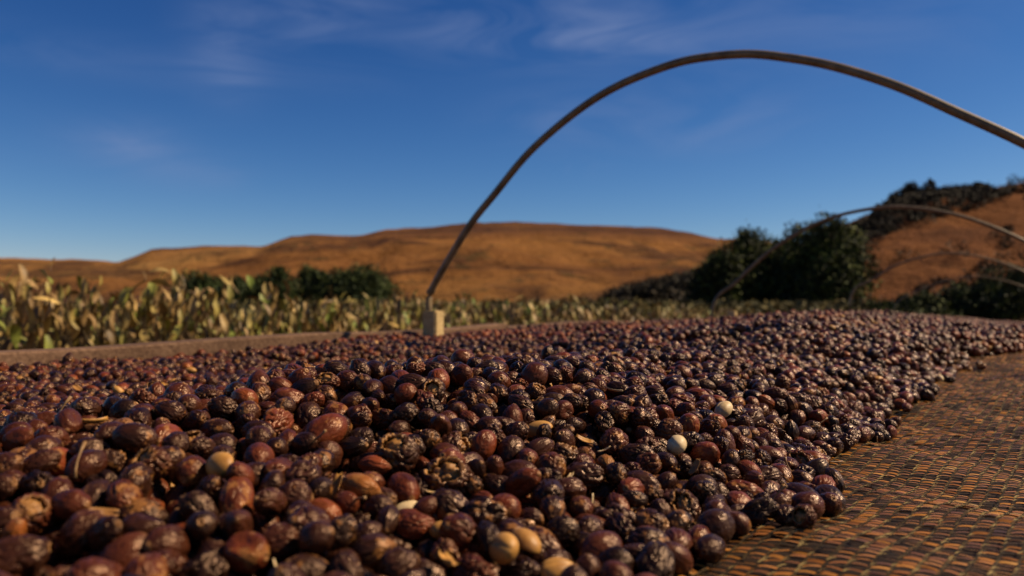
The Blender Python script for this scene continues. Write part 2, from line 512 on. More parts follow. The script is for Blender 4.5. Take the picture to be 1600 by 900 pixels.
# ------------------------------------------------------------------ foliage clouds
def leaf_cloud(centers, radii, per, size, seed, flat=0.6, shell=0.55):
    """small tilted leaf faces spread through ellipsoid clumps -> verts, faces"""
    r = np.random.RandomState(seed)
    n = len(centers)
    c = np.repeat(np.asarray(centers, float), per, 0)
    rad = np.repeat(np.asarray(radii, float), per, 0)
    m = len(c)
    d = r.normal(size=(m, 3)); d /= np.linalg.norm(d, axis=1)[:, None]
    rr = shell + (1 - shell) * r.rand(m) ** 0.6
    rr *= 1 + 0.18 * r.normal(size=m)
    p = c + d * rad * rr[:, None]
    a = r.normal(size=(m, 3)) + d * 0.4; a /= np.linalg.norm(a, axis=1)[:, None]
    b = np.cross(a, r.normal(size=(m, 3))); b /= np.linalg.norm(b, axis=1)[:, None]
    s = size * (0.6 + 0.8 * r.rand(m))[:, None]
    v = np.stack([p - a * s, p - b * s * flat, p + a * s, p + b * s * flat], 1).reshape(-1, 3)
    f = np.arange(4 * m).reshape(m, 4)
    return v, f
def trunk_mesh(h, r, seed, limbs=6):
    rr = random.Random(seed)
    bm = bmesh.new()
    pts = [Vector((0, 0, -0.1))]
    x = y = 0
    for k in range(1, 6):
        x += rr.uniform(-.04, .04) * h; y += rr.uniform(-.04, .04) * h
        pts.append(Vector((x, y, h * k / 5)))
    tube(bm, pts, [r * (1 - 0.16 * k) for k in range(6)], 7)
    for k in range(limbs):
        q = pts[1 + k % 4]
        a = rr.uniform(0, 6.28)
        l = h * rr.uniform(.25, .45)
        e = q + Vector((math.cos(a) * l, math.sin(a) * l, l * rr.uniform(.4, .9)))
        tube(bm, [q, q.lerp(e, .5) + Vector((0, 0, l * .05)), e], [r * .45, r * .3, r * .1], 5)
    return from_bm('trunk', bm, [M_bark], True)
def tree(name, base, h, wd, seed, label, cat='tree', group=None, mat=None, clumps=14, per=170, size=0.12, kind='round', low=0.12):
    rr = np.random.RandomState(seed)
    cs, rd = [], []
    for k in range(clumps):
        u = (k + .5) / clumps
        z = low + (1 - low) * u
        if kind == 'cone':
            env = (1 - u) ** 0.7 * 0.5 + 0.05
        elif kind == 'column':
            env = 0.5 * (1 - u ** 3.5) ** 0.6 * (0.75 + 0.25 * min(1, u * 5)) + 0.03
        else:
            env = 0.5 * math.sin(math.pi * min(1, 0.18 + u * 0.80)) ** 0.6
        a = rr.rand() * 6.28
        q = rr.rand() ** 0.5 * env * 0.75
        cs.append((math.cos(a) * q * wd, math.sin(a) * q * wd, z * h * (0.97 + 0.06 * rr.rand())))
        e = wd * (0.12 + env * 0.42) * (0.7 + 0.5 * rr.rand())
        rd.append((e, e, min(e * 1.1, h * 0.22)))
    top = max(c[2] + r_[2] for c, r_ in zip(cs, rd))
    k = h / top
    cs = [(x, y, z * k) for x, y, z in cs]
    v, f = leaf_cloud(cs, rd, per, size, seed)
    root = obj(name, None, loc=base)
    tag(root, label, cat, group)
    obj('trunk', trunk_mesh(h * 0.8, max(0.03, wd * 0.035), seed, 6), root)
    obj('crown', mesh_from('crown', v, f, [mat or M_dark]), root)
    return root
def z_far(x, y): return float(far_z(np.array([x]), np.array([y]))[0])
def z_near(x, y): return float(near_z(np.array([x]), np.array([y]))[0])
def stand(px, d, zf=None):
    x = (px - 800) / F * d
    return Vector((x, d, max(0.0, zf(x, d)) if zf else 0.0))

# the big dark trees right of the middle
BIG = [(1128, 392, 40, 3.0, 'small dark evergreen at the left end of the tall dark clump'),
       (1168, 360, 42, 3.8, 'dark evergreen with a pointed sunlit top, left part of the clump'),
       (1218, 374, 43, 4.4, 'low dark evergreen filling the dip in the middle of the clump'),
       (1262, 352, 40, 4.0, 'broad dark evergreen just left of the tallest tree in the clump'),
       (1304, 336, 38, 4.0, 'tallest dark evergreen, right end of the clump under the second hoop')]
for k, (px, top, d, wd, lb) in enumerate(BIG):
    b = stand(px, d)
    h = (468 - top) / F * d + CZ
    tree('evergreen_tree', b, h, wd, 100 + k, lb, group='tall dark trees beyond the drying bed', mat=M_dark, clumps=30, per=650, size=0.085, kind='column', low=0.05)
# tree line in the middle distance at left
LINE = [(306, 432), (330, 441), (368, 440), (400, 438), (438, 425), (474, 424), (498, 430), (527, 427), (548, 434), (570, 421), (590, 437)]
for k, (px, top) in enumerate(LINE):
    d = 58 + (k * 7) % 9
    b = stand(px, d)
    h = (477 - top) / F * d + CZ
    tree('orchard_tree', b, h, (2.3 if 425 < px < 560 and k % 2 == 0 else 3.2), 200 + k, 'dark green tree, %s from the left in the distant row before the golden hill' % ordinal(k),
         group='distant row of dark green trees', mat=M_line, clumps=16, per=200, size=0.12, kind='column', low=0.08)
# low dark scrub on the slope left of the big trees and bushes at the right
k = 0
for px, top, d, wd in [(1010, 447, 82, 5), (1040, 441, 84, 6), (1068, 434, 86, 6.5), (965, 455, 80, 4.5)]:
    b = stand(px, d, z_near)
    h = max(1.5, CZ + (468 - top) / F * d - b.z)
    tree('slope_bush', b - Vector((0, 0, .2)), h, wd, 300 + k, 'low dark bush on the shaded slope, %s from the left before the evergreen clump' % ['second', 'third', 'fourth', 'first'][k],
         'bush', 'dark bushes on the shaded slope', M_scrub, 10, 260, 0.22, 'round', 0.0)
    k += 1
RB = [(1372, 474, 24, 1.5), (1408, 462, 25, 1.7), (1445, 457, 26, 2.0), (1478, 448, 27, 2.2), (1512, 440, 28, 2.4), (1545, 430, 27, 2.4), (1580, 412, 26, 2.6), (1612, 394, 26, 3.0)]
for k, (px, top, d, wd) in enumerate(RB):
    b = stand(px, d)
    h = (468 - top) / F * d + CZ
    tree('dark_bush', b, h, wd, 400 + k, 'dark leafy bush at the right, %s from the left in the rising clump' % ordinal(k), 'bush', 'dark bushes at the right edge',
         M_dark, 11, 500, 0.055, 'round', 0.0)
# trees standing on the ridge of the near hill
RT = [(1372, 316, 5.0, 1.9, 'round', 'small loose tree on the hillside at the left end of the ridge trees'),
      (1425, 283, 5.2, 5.0, 'round', 'dark rounded tree standing highest on the left shoulder of the hill'),
      (1400, 300, 3.5, 3.6, 'round', 'low dark tree left of the rounded ridge tree'),
      (1454, 277, 4.6, 2.4, 'round', 'thin bare-looking tree right of the rounded ridge tree'),
      (1488, 290, 2.6, 4.2, 'round', 'low bushy tree on the ridge right of the thin tree'),
      (1530, 285, 2.2, 4.0, 'round', 'squat dark tree on the ridge near the upper right')]
for k, (px, top, hh, wd, kd, lb) in enumerate(RT):
    d = 140
    b = stand(px, d, z_near)
    h = max(2.0, CZ + (468 - top) / F * d - b.z)
    tree('ridge_tree', b - Vector((0, 0, .3)), h, wd, 500 + k, lb, 'tree', 'trees along the ridge of the right hill', M_scrub, 12, 140 if k in (0, 3) else 520, 0.16, kd, 0.05)
# scrub covering parts of the near hill (nobody could count it)
cs, rd = [], []
tries = 0
while len(cs) < 900 and tries < 40000:
    tries += 1
    px = rs.uniform(880, 1700)
    d = rs.uniform(75, 150)
    x = (px - 800) / F * d
    z = z_near(x, d)
    py = 468 - (z - CZ) / d * F
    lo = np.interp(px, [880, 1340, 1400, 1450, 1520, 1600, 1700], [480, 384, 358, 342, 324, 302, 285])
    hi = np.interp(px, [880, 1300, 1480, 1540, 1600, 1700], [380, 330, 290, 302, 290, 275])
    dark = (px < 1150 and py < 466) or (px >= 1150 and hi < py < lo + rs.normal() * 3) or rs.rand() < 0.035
    if not dark:
        continue
    e = rs.uniform(0.7, 1.9)
    cs.append((x, d, z + e * 0.3)); rd.append((e, e, e * 0.75))
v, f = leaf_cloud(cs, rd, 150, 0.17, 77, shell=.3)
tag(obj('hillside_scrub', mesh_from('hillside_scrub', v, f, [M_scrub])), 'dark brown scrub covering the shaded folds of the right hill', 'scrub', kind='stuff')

# ------------------------------------------------------------------ wilting plants beyond the bed
def leaf_blade(seed, L=0.135, Wd=0.025):
    r = random.Random(seed)
    n = 6
    v, f = [], []
    bend = r.uniform(0.2, 1.2)
    tw = r.uniform(-1.2, 1.2)
    fold = r.uniform(0.2, 0.75)
    a = 0.35
    x = z = 0.0
    for i in range(n + 1):
        u = i / n
        wdt = Wd * (math.sin(math.pi * min(1, u * 0.93 + 0.07)) ** 0.75) * (1 + r.uniform(-.12, .12))
        ang = a - bend * u
        if i:
            x += math.cos(ang) * L / n
            z += math.sin(ang) * L / n
        t = tw * u
        for sgn in (-1, 0, 1):
            yy = sgn * wdt * math.cos(fold)
            zz = abs(sgn) * wdt * math.sin(fold)
            v.append((x - math.sin(ang) * zz, yy * math.cos(t) - zz * math.sin(t) * .6, z + zz * math.cos(t) * .8 + yy * math.sin(t)))
    for i in range(n):
        for k in range(2):
            q = i * 3 + k
            f.append((q, q + 1, q + 4, q + 3))
    return np.array(v), np.array(f)
BL = [leaf_blade(900 + k) for k in range(8)]
BLM = [mesh_from('leaf', v, f, [M_leaf], True) for v, f in BL]
def plant(s, t, h, seed, label, nleaf, split, group, wide=0.40):
    r = random.Random(seed)
    base = W(t, s); base.z = 0
    root = obj('wilting_plant', None, loc=base)
    tag(root, label, 'plant', group)
    bm = bmesh.new()
    tops = []
    for k in range(11):
        a = r.uniform(0, 6.28); q = r.uniform(.25, 1) * wide
        e = Vector((math.cos(a) * q, math.sin(a) * q, h * r.uniform(.82, 1.03)))
        m1 = Vector((e.x * .35, e.y * .35, h * .45))
        pts = [Vector((0, 0, 0)), m1, e]
        tube(bm, [pts[0], pts[1], pts[1].lerp(pts[2], .8)], [.010, .007, .003], 5)
        tops.append(pts)
    obj('stem', from_bm('stem', bm, [M_stem]), root)
    V, Fc, off = [], [], 0
    for k in range(nleaf):
        pts = r.choice(tops)
        u = r.random() ** 0.5
        p = pts[1].lerp(pts[2], u) if r.random() < .8 else pts[0].lerp(pts[1], .5 + .5 * r.random())
        p = p + Vector((r.gauss(0, .055), r.gauss(0, .055), r.gauss(0, .022)))
        yaw = r.uniform(0, 6.28)
        if p.z > h * .85 and r.random() < .05:
            pitch = r.uniform(-.4, .4)
        else:
            pitch = max(.55, r.gauss(1.15, .35))          # hanging down
        rot = Euler((r.uniform(-.5, .5), pitch, yaw))
        i = r.randrange(8)
        scl = r.uniform(.45, 1.0)
        if split:
            o = obj('leaf', BLM[i], root, p)
            o.rotation_euler = rot
            o.scale = (scl,) * 3
        else:
            M = np.array(rot.to_matrix()) * scl
            V.append(BL[i][0] @ M.T + np.array(p)); Fc.append(BL[i][1] + off); off += len(BL[i][0])
    if not split:
        o = obj('foliage', mesh_from('foliage', np.concatenate(V), np.concatenate(Fc), [M_leaf], True), root)
        o['kind'] = 'stuff'
    return root
def plant_h(s):
    return CZ + float(np.interp(s, [-1, 0.3, 1.2, 2.2, 3.5, 6, 9, 13], [0.13, 0.17, 0.15, 0.065, 0.035, 0.045, -0.08, -0.19]))
k = 0
s = -0.55
while s < 13:
    j = rnd.uniform(-.12, .12)
    plant(s, -2.75 + rnd.uniform(-.1, .1), plant_h(s) + rnd.uniform(-.04, .035), 700 + k,
          'wilting plant with drooping tan leaves, %s from the left in the nearest row' % ordinal(k), 250 if s < 3 else 150, s < 6.6,
          'wilting plants in the nearest row')
    k += 1
    s += 0.42 if s < 6 else 0.6
for row, (t, s0, s1, gname) in enumerate([(-3.7, 0.2, 15, 'second row'), (-4.8, 1.2, 18, 'third row'), (-6.2, 2.5, 20, 'back row')]):
    s = s0; k = 0
    while s < s1:
        plant(s, t + rnd.uniform(-.15, .15), plant_h(s - .5 * row) - 0.005 * row + rnd.uniform(-.05, .03), 900 + 50 * row + k,
              'wilting plant with tan and green leaves, %s from the left in the %s' % (ordinal(k), gname), 60, False, 'wilting plants in the ' + gname, .4)
        k += 1
        s += 0.62 + 0.12 * row
# low crop beyond the rows, one mass
cs, rd = [], []
for k in range(1500):
    s = rs.uniform(2, 45); t = rs.uniform(-28, -7) if rs.rand() < .8 else rs.uniform(-6, -2)
    if t > -6 and s < 14: continue
    p = W(t, s)
    e = rs.uniform(.25, .5)
    cs.append((p.x, p.y, rs.uniform(.3, .7))); rd.append((e, e, .3))
v, f = leaf_cloud(cs, rd, 40, 0.11, 78, 0.4)
tag(obj('low_crop', mesh_from('low_crop', v, f, [M_low])), 'low olive crop spreading behind the rows of wilting plants', 'crop', kind='stuff')

# ------------------------------------------------------------------ the drying bed
def box(bm, c, ax, half):
    vs_ = []
    for i in (-1, 1):
        for j in (-1, 1):
            for k_ in (-1, 1):
                vs_.append(bm.verts.new(c + ax[0] * half[0] * i + ax[1] * half[1] * j + ax[2] * half[2] * k_))
    for q in ((0, 1, 3, 2), (4, 6, 7, 5), (0, 4, 5, 1), (2, 3, 7, 6), (0, 2, 6, 4), (1, 5, 7, 3)):
        bm.faces.new([vs_[i] for i in q])
Z3 = Vector((0, 0, 1))
def drop(s):                           # the field, and the bed with it, falls away gently
    s = np.asarray(s, float)
    return 0.0205 * np.maximum(0, s - 0.9) ** 1.0
def net_z(t, s):
    t = np.asarray(t, float); s = np.asarray(s, float)
    w_ = 0.0035 * np.sin(s * 9 + t * 5) + 0.003 * np.sin(s * 21 - t * 14 + 1.2) + 0.002 * np.sin(s * 47 + t * 33)
    lift = 0.008 * sstep(1.12, 1.34, t) + 0.008 * sstep(-0.3, 0.3, s) * sstep(1.02, 1.15, t)
    return -0.110 + w_ * sstep(0.0, 0.1, t) + lift - drop(s)
bed = obj('drying_bed', None, loc=W(0.65, 2, -CZ))
tag(bed, 'long raised drying bed with weathered wooden side boards under the coffee cherries', 'drying bed')
def child(name, me, parent):
    o = obj(name, me, parent)
    o.matrix_parent_inverse = Matrix.Translation(-parent.location)
    return o
def plank(name, t0, t1, s0, s1, z0, z1, seed, mat=M_board):
    r = random.Random(seed)
    bm = bmesh.new()
    n = 10
    rings = []
    for i in range(n + 1):
        s_ = s0 + (s1 - s0) * i / n
        dz = 0.0025 * math.sin(i * 1.7 + seed) + r.uniform(-.001, .001) - float(drop(s_))
        dt = 0.0015 * math.sin(i * 1.1 + seed * 2)
        q = [(t0, z0), (t1, z0), (t1, z1 - .003), (t1 - .003, z1), (t0 + .003, z1), (t0, z1 - .003)]
        rings.append([bm.verts.new(W(a + dt, s_, b_ + dz)) for a, b_ in q])
    for a, b_ in zip(rings, rings[1:]):
        for k_ in range(6):
            bm.faces.new((a[k_], a[(k_ + 1) % 6], b_[(k_ + 1) % 6], b_[k_]))
    bm.faces.new(rings[0]); bm.faces.new(rings[-1][::-1])
    # object coordinates along the bed so the grain runs lengthwise
    me = from_bm(name, bm, [mat])
    return child(name, me, bed)
cuts = [-1.9, 0.35, 2.6, 5.2, 8.0, 11.0, 14.0]
for i in range(6):
    plank('side_board', -0.052, 0.0, cuts[i] + .002, cuts[i + 1] - .002, -0.19, -0.066 - 0.003 * (i % 2), 3 + i)
    plank('side_board', 1.345, 1.39, cuts[i] + .012, cuts[i + 1] - .002, -0.21, -0.092 - 0.003 * (i % 2), 13 + i)
for s_, tl in ((0.0, -0.028), (2.33, -0.028), (6.6, -.028), (10, -.028), (-1.8, -.028)):
    for side, tt in ((0, 0.050), (1, 1.418)):
        bm = bmesh.new()
        top = (-0.024 if side == 0 else -0.06) - float(drop(s_))
        c_ = W(tt, s_ - .045, (top - CZ) / 2)
        box(bm, c_, (T, D, Z3), (0.0185, 0.016, (CZ + top) / 2))
        bmesh.ops.bevel(bm, geom=bm.edges[:], offset=0.003, segments=2, affect='EDGES')
        child('post', from_bm('post', bm, [M_post]), bed)
    bm = bmesh.new()
    box(bm, W(0.67, s_ + .08, -0.235 - float(drop(s_))), (T, D, Z3), (0.71, 0.02, 0.025))
    child('cross_beam', from_bm('cross_beam', bm, [M_board]), bed)

# the net: closely knitted ribs along the bed and flat tapes across
net = obj('shade_net', None, loc=W(0.65, 2, -0.12))
tag(net, 'brown woven shade net stretched over the bed, bare along its right side', 'net')
ts = np.linspace(0.0, 1.344, 68); ss = np.concatenate([np.linspace(-1.85, 2, 190), np.linspace(2.05, 14, 120)])
TT, SS = np.meshgrid(ts, ss)
def to_w(t, s, z):
    return np.stack([O.x + T.x * t + D.x * s, O.y + T.y * t + D.y * s, CZ + z], -1)
vv = to_w(TT, SS, net_z(TT, SS) - 0.0028).reshape(-1, 3)
i = np.arange(TT.size).reshape(TT.shape)
ff = np.stack([i[:-1, :-1].ravel(), i[:-1, 1:].ravel(), i[1:, 1:].ravel(), i[1:, :-1].ravel()], 1)
child('underlay', mesh_from('underlay', vv, ff, [M_under], True), net)  # closed sheet, its dark colour gives the shade between the tapes
def warp_t(t, s):                      # the ribs wander a little
    return t + 0.115 * (s + 1.25) + 0.004 * np.sin(s * 5.1 + 0.6) * sstep(0.95, 1.05, t) + 0.0007 * np.sin(s * 13 + t * 9)
RIB, ROW = 0.0072, 0.0056
def tapes(s0, s1, row, t0, t1, ribp):
    rows = np.arange(s0, s1, row)
    cols = np.arange(t0, t1, ribp)
    S, Tt = np.meshgrid(rows, cols, indexing='ij')
    S = S.ravel(); Tt = Tt.ravel()
    m = len(S)
    S = S + rs.normal(size=m) * row * 0.10
    wd = row * (0.07 + 0.11 * rs.rand(m))
    tilt = rs.normal(size=m) * 0.22
    skew = (rs.normal(size=m) * 0.28 + 0.1) * row
    vs_ = []
    for u, lift in ((0.02, 0.0), (0.36, 0.0004), (0.68, 0.0003), (0.98, 0.0)):
        for sg in (-1, 1):
            t_ = Tt + u * ribp
            s__ = S + sg * wd * np.cos(tilt) + skew * (u - .5)
            tw_ = warp_t(t_, s__)
            z = net_z(tw_, s__) + lift + sg * wd * np.sin(tilt) + 0.0002
            vs_.append(to_w(tw_, s__, z))
    tw_ = warp_t(Tt, S)
    ok_ = (tw_ > .93) & (tw_ < 1.345 - ribp)
    v_ = np.stack(vs_, 1)[ok_].reshape(-1, 3)
    b_ = np.arange(int(ok_.sum()))[:, None] * 8
    f_ = np.concatenate([np.stack([b_[:, 0] + q, b_[:, 0] + q + 2, b_[:, 0] + q + 3, b_[:, 0] + q + 1], 1) for q in (0, 2, 4)], 0)
    return v_, f_
def join(parts):
    V, Fc, off = [], [], 0
    for v_, f_ in parts:
        V.append(v_); Fc.append(f_ + off); off += len(v_)
    return np.concatenate(V), np.concatenate(Fc)
v, f = join([tapes(-1.5, 1.2, ROW, 0.6, 1.38, RIB), tapes(1.2, 3.5, ROW * 2, 0.40, 1.2, RIB * 2)])
o = child('tape', mesh_from('tape', v, f, [M_tape]), net); o['kind'] = 'stuff'
def stitches(s0, s1, row, t0, t1, ribp, wd, amp):
    """short slanted knots of yarn, one on every tape of every rib, lying partly over one another"""
    S, Tt = np.meshgrid(np.arange(s0, s1, row), np.arange(t0, t1, ribp), indexing='ij')
    S = S.ravel() + rs.normal(size=S.size) * row * .1; Tt = Tt.ravel() + rs.normal(size=Tt.size) * amp * .25
    m = len(S)
    vs_ = []
    for u in (0, .5, 1):
        t_ = Tt + amp * (u * 2 - 1) * (1 + .3 * rs.normal(size=m)); s__ = S + row * 1.25 * (u - .5)
        for k_ in (-1, 0, 1):
            tw_ = warp_t(t_ + k_ * wd, s__)
            z = net_z(tw_, s__) + 0.0002 + .0005 * (1 - (u * 2 - 1) ** 2) + (wd * .5 if k_ == 0 else 0)
            vs_.append(to_w(tw_, s__, z))
    tw_ = warp_t(Tt, S)
    ok_ = (tw_ > .93) & (tw_ < 1.345)
    v_ = np.stack(vs_, 1)[ok_].reshape(-1, 3)
    b_ = np.arange(int(ok_.sum())) * 9
    f_ = np.concatenate([np.stack([b_ + q, b_ + q + 1, b_ + q + 4, b_ + q + 3], 1) for q in (0, 1, 3, 4)], 0)
    return v_, f_
v, f = join([stitches(-1.5, 1.2, ROW * .5, 0.6, 1.38, RIB, .00042, .0011), stitches(1.2, 3.5, ROW * 2, 0.40, 1.2, RIB * 2, .0008, .0016)])
o = child('knitted_rib', mesh_from('knitted_rib', v, f, [M_rib]), net); o['kind'] = 'stuff'

# ------------------------------------------------------------------ hoops
HP = [(0.0, -0.30), (-.002, -0.03), (.057, .096), (.141, .197), (.2975, .319), (.48, .418), (.66, .452), (.853, .405), (.998, .3285), (1.128, .241), (1.25, .12), (1.33, -.03), (1.35, -.30)]
def hoop(s, t0, ks, kz, label, rad=.0086, lean=0.0):
    bm = bmesh.new()
    pts = [W(t0 + t * ks, s + lean * max(z, 0), z * (kz if z > 0 else 1)) for t, z in HP]
    tube(bm, catmull(pts, 6), rad, 14)
    base = W(t0, s, -CZ)
    root = obj('hoop', from_bm('hoop', bm, [M_pipe], True))
    root.data.transform(Matrix.Translation(-base))
    root.location = base
    tag(root, label, 'hoop', 'arched hoops over the drying bed')
    return root
def hoop_bent(s, pic, label, rad=.0078):
    """a hoop bent by hand: its outline is worked out in its own upright plane across the bed"""
    global HP
    q = []
    for a, b_ in pic:
        m_ = (a - 800) / F
        t = (m_ * (O.y + D.y * s) - O.x - D.x * s) / (T.x - m_ * T.y)
        q.append((t, (468 - b_) / F * (O.y + D.y * s + T.y * t)))
    t0, z0 = q[-1]
    q += [(t0 + .12, z0 - .10), (max(1.36, t0 + .2), -.05), (max(1.37, t0 + .2), -.5)]
    q = [(q[0][0] - .01, -.5)] + q
    keep_, HP = HP, q
    o_ = hoop(s, 0, 1, 1, label, rad)
    HP = keep_
hoop_bent(0.03, [(670, 488), (674, 456), (691, 423), (717, 379), (742, 341), (773, 303), (820, 245), (868, 200), (920, 160), (968, 132), (1020, 110), (1070, 94), (1120, 86), (1170, 83), (1220, 87), (1300, 101), (1400, 132), (1500, 176), (1600, 222), (1680, 268), (1760, 325)],
          'large nearest arched pipe hoop rising over the cherries into the blue sky', .0080)
hoop_bent(2.31, [(1113, 484), (1150, 441), (1200, 395), (1250, 362), (1300, 340), (1350, 328), (1400, 323), (1450, 327), (1500, 337), (1550, 354), (1600, 376), (1640, 400)],
          'second arched pipe hoop passing in front of the dark evergreen trees')
hoop_bent(6.2, [(1330, 462), (1365, 436), (1400, 415), (1440, 402), (1480, 396), (1520, 399), (1560, 409), (1600, 424), (1625, 440)],
          'third, smaller arched pipe hoop against the reddish slope at right', .0095)
hoop_bent(10.5, [(1400, 476), (1440, 452), (1480, 438), (1520, 432), (1560, 436), (1600, 448), (1612, 455)],
          'farthest low arched pipe hoop before the dark bushes at right', .0095)

# ------------------------------------------------------------------ coffee cherries: shapes
def ico(sub):
    bm = bmesh.new()
    bmesh.ops.create_icosphere(bm, subdivisions=sub, radius=1)
    bm.verts.ensure_lookup_table()
    v_ = np.array([q.co[:] for q in bm.verts]); f_ = np.array([[q.index for q in fc.verts] for fc in bm.faces])
    bm.free()
    return v_, f_
ICO = {k_: ico(k_) for k_ in (3, 4, 5)}
def nz_(p, s, seed):
    return np.array([mn.noise(Vector((x * s + seed, y * s + seed * 1.7, z * s - seed))) for x, y, z in p])
LEN = 0.0079                            # half length of an average cherry
def cherry_mesh(kind, seed, sub=5, mat=None):
    r = random.Random(seed)
    p, f_ = ICO[sub]
    p = p.copy()
    x, y, z = p.T
    phi = np.arctan2(z, y)
    q = np.sqrt(y * y + z * z)
    ax = np.array([1.0, r.uniform(.76, .86), r.uniform(.70, .80)])
    if kind == 'round':
        ax = np.array([.92, .86, .80])
    d = np.ones(len(p))
    d += 0.05 * nz_(p, 1.3, seed)
    if sub > 3:
        if kind in ('ribbed',):
            wv = nz_(p, 1.6, seed + 3) * 1.3
            d -= 0.060 * np.abs(np.sin(phi * r.choice([4, 5, 6]) + wv + seed)) ** 0.6 * q ** .5
            d -= 0.035 * np.abs(np.sin(phi * 11 + wv * 3)) * q
        elif kind == 'wrinkled':
            wp = p + np.stack([nz_(p, 1.5, seed + 20), nz_(p, 1.5, seed + 30), nz_(p, 1.5, seed + 40)], 1) * .35
            a = nz_(wp * np.array([.28, 1, 1]), 2.6, seed); b_ = nz_(wp * np.array([.5, 1, 1]), 5.0, seed + 5)
            d -= 0.13 * np.clip(1 - np.abs(a) * 6.5, 0, 1) ** 1.3 + 0.035 * np.clip(1 - np.abs(b_) * 5, 0, 1)
            d += 0.09 * nz_(p, 1.6, seed + 8)
        elif kind == 'shrivelled':
            wp = p + np.stack([nz_(p, 1.7, seed + 20), nz_(p, 1.7, seed + 30), nz_(p, 1.7, seed + 40)], 1) * .5
            a = nz_(wp * np.array([.45, 1, 1]), 1.9, seed); b_ = nz_(wp * np.array([.5, 1, 1]), 3.9, seed + 5)
            d -= 0.24 * np.clip(1 - np.abs(a) * 4.5, 0, 1) ** 1.3 + 0.06 * np.clip(1 - np.abs(b_) * 5, 0, 1)
            d += 0.20 * nz_(p, 1.3, seed + 8)
        else:
            a = nz_(p * np.array([.5, 1, 1]), 3.5, seed)
            d -= 0.045 * np.clip(1 - np.abs(a) * 7, 0, 1)
            d -= 0.020 * np.abs(np.sin(phi * 2 + .5)) ** 8 * q
        if kind in ('dented', 'shrivelled'):
            for k_ in range(3 if kind == 'dented' else 2):
                dd = np.array([r.gauss(0, .5), r.gauss(0, 1), r.gauss(0, 1)]); dd /= np.linalg.norm(dd)
                tt = p @ dd
                d -= 0.55 * np.clip(tt - 0.62, 0, 1) ** 1.1
    v_ = p * d[:, None] * ax
    v_[:, 0] += 0.10 * np.exp(-((1 - x) / .06)) * (1 if kind != 'round' else .3)
    # crown: a small raised ring with a pit at the blossom end
    rr = np.where(x < 0, q, 9)
    v_[:, 0] += -0.05 * np.exp(-((rr - .17) / .07) ** 2) + 0.09 * np.exp(-(rr / .10) ** 2)
    crown = np.clip(1.25 * np.exp(-((rr - .15) / .08) ** 2) + np.where(x > .97, .7, 0), 0, 1) * (1.0 if r.random() < .7 else .3)
    me = mesh_from('cherry_' + kind, v_ * LEN, f_, [mat or M_skin], True)
    at = me.attributes.new('crown', 'FLOAT', 'POINT')
    at.data.foreach_set('value', crown.astype(np.float32))
    return me
def bean_mesh(seed, mat, flat=True, sub=4, half=0.0066):
    r = random.Random(seed)
    p, f_ = ICO[sub]
    v_ = p * (1 + 0.03 * nz_(p, 1.6, seed))[:, None] * np.array([1, .76, .66])
    if flat:
        lo = v_[:, 2] < -.05
        v_[lo, 2] = -.05 + (v_[lo, 2] + .05) * .12
        v_[:, 2] += np.where(lo, 0.16 * np.exp(-(v_[:, 1] / .09) ** 2) * (1 - np.abs(v_[:, 0]) ** 4), 0)
    else:
        v_[:, 2] -= 0.10 * np.exp(-((v_[:, 1]) / .07) ** 2) * (v_[:, 2] > 0)
    return mesh_from('bean', v_ * half, f_, [mat], True)
def split_mesh(seed):
    """husk torn open on top: a shell with a ragged hole and real thickness"""
    r = random.Random(seed)
    p, f_ = ICO[5]
    op = np.array([r.uniform(-.3, .3), r.uniform(-.4, .4), 1.0]); op /= np.linalg.norm(op)
    rag = 0.80 + 0.22 * nz_(p, 3.0, seed)
    hole = (p @ op) > rag
    d = 1 + 0.10 * nz_(p, 1.6, seed) - 0.16 * np.clip(1 - np.abs(nz_(p, 2.6, seed + 2)) * 4.5, 0, 1) - 0.07 * np.clip(1 - np.abs(nz_(p, 5.2, seed + 4)) * 4.5, 0, 1)
    rim = np.clip(1 - np.abs((p @ op) - rag) / .14, 0, 1)
    d += 0.07 * rim * nz_(p, 4.0, seed + 9)
    ax = np.array([1.05, .9, .82])
    v_ = p * d[:, None] * ax
    keep = ~hole[f_].any(1)
    fo = f_[keep]
    inner = p * (d * .86)[:, None] * ax
    n0 = len(v_)
    V = np.concatenate([v_, inner])
    fi = fo[:, ::-1] + n0
    e = {}
    for tri in fo:
        for a, b_ in ((tri[0], tri[1]), (tri[1], tri[2]), (tri[2], tri[0])):
            if (b_, a) in e: del e[(b_, a)]
            else: e[(a, b_)] = 1
    br = []
    for a, b_ in e:
        br.append((b_, a, a + n0)); br.append((b_, a + n0, b_ + n0))
    Fc = np.concatenate([fo, fi, np.array(br)])
    me = mesh_from('husk', V * LEN, Fc, [M_skin, M_husk], True)
    mi = np.zeros(len(Fc), np.int32); mi[len(fo):] = 1
    me.polygons.foreach_set('material_index', mi)
    at = me.attributes.new('crown', 'FLOAT', 'POINT')
    at.data.foreach_set('value', np.concatenate([np.clip(rim * .7, 0, 1), np.ones(n0)]).astype(np.float32))
    used = np.unique(Fc)
    bm = bmesh.new(); bm.from_mesh(me)
    bmesh.ops.delete(bm, geom=[q for q in bm.verts if not q.link_faces], context='VERTS')
    bm.to_mesh(me); bm.free()
    return me
def pulp_mesh(seed):
    p, f_ = ICO[4]
    d = 1 - 0.30 * np.clip(1 - np.abs(nz_(p * np.array([.5, 1, 1]), 2.6, seed)) * 4, 0, 1) + .22 * nz_(p, 1.8, seed + 5)
    return mesh_from('pulp', p * d[:, None] * np.array([1, .8, .75]) * .0060, f_, [M_husk], True)
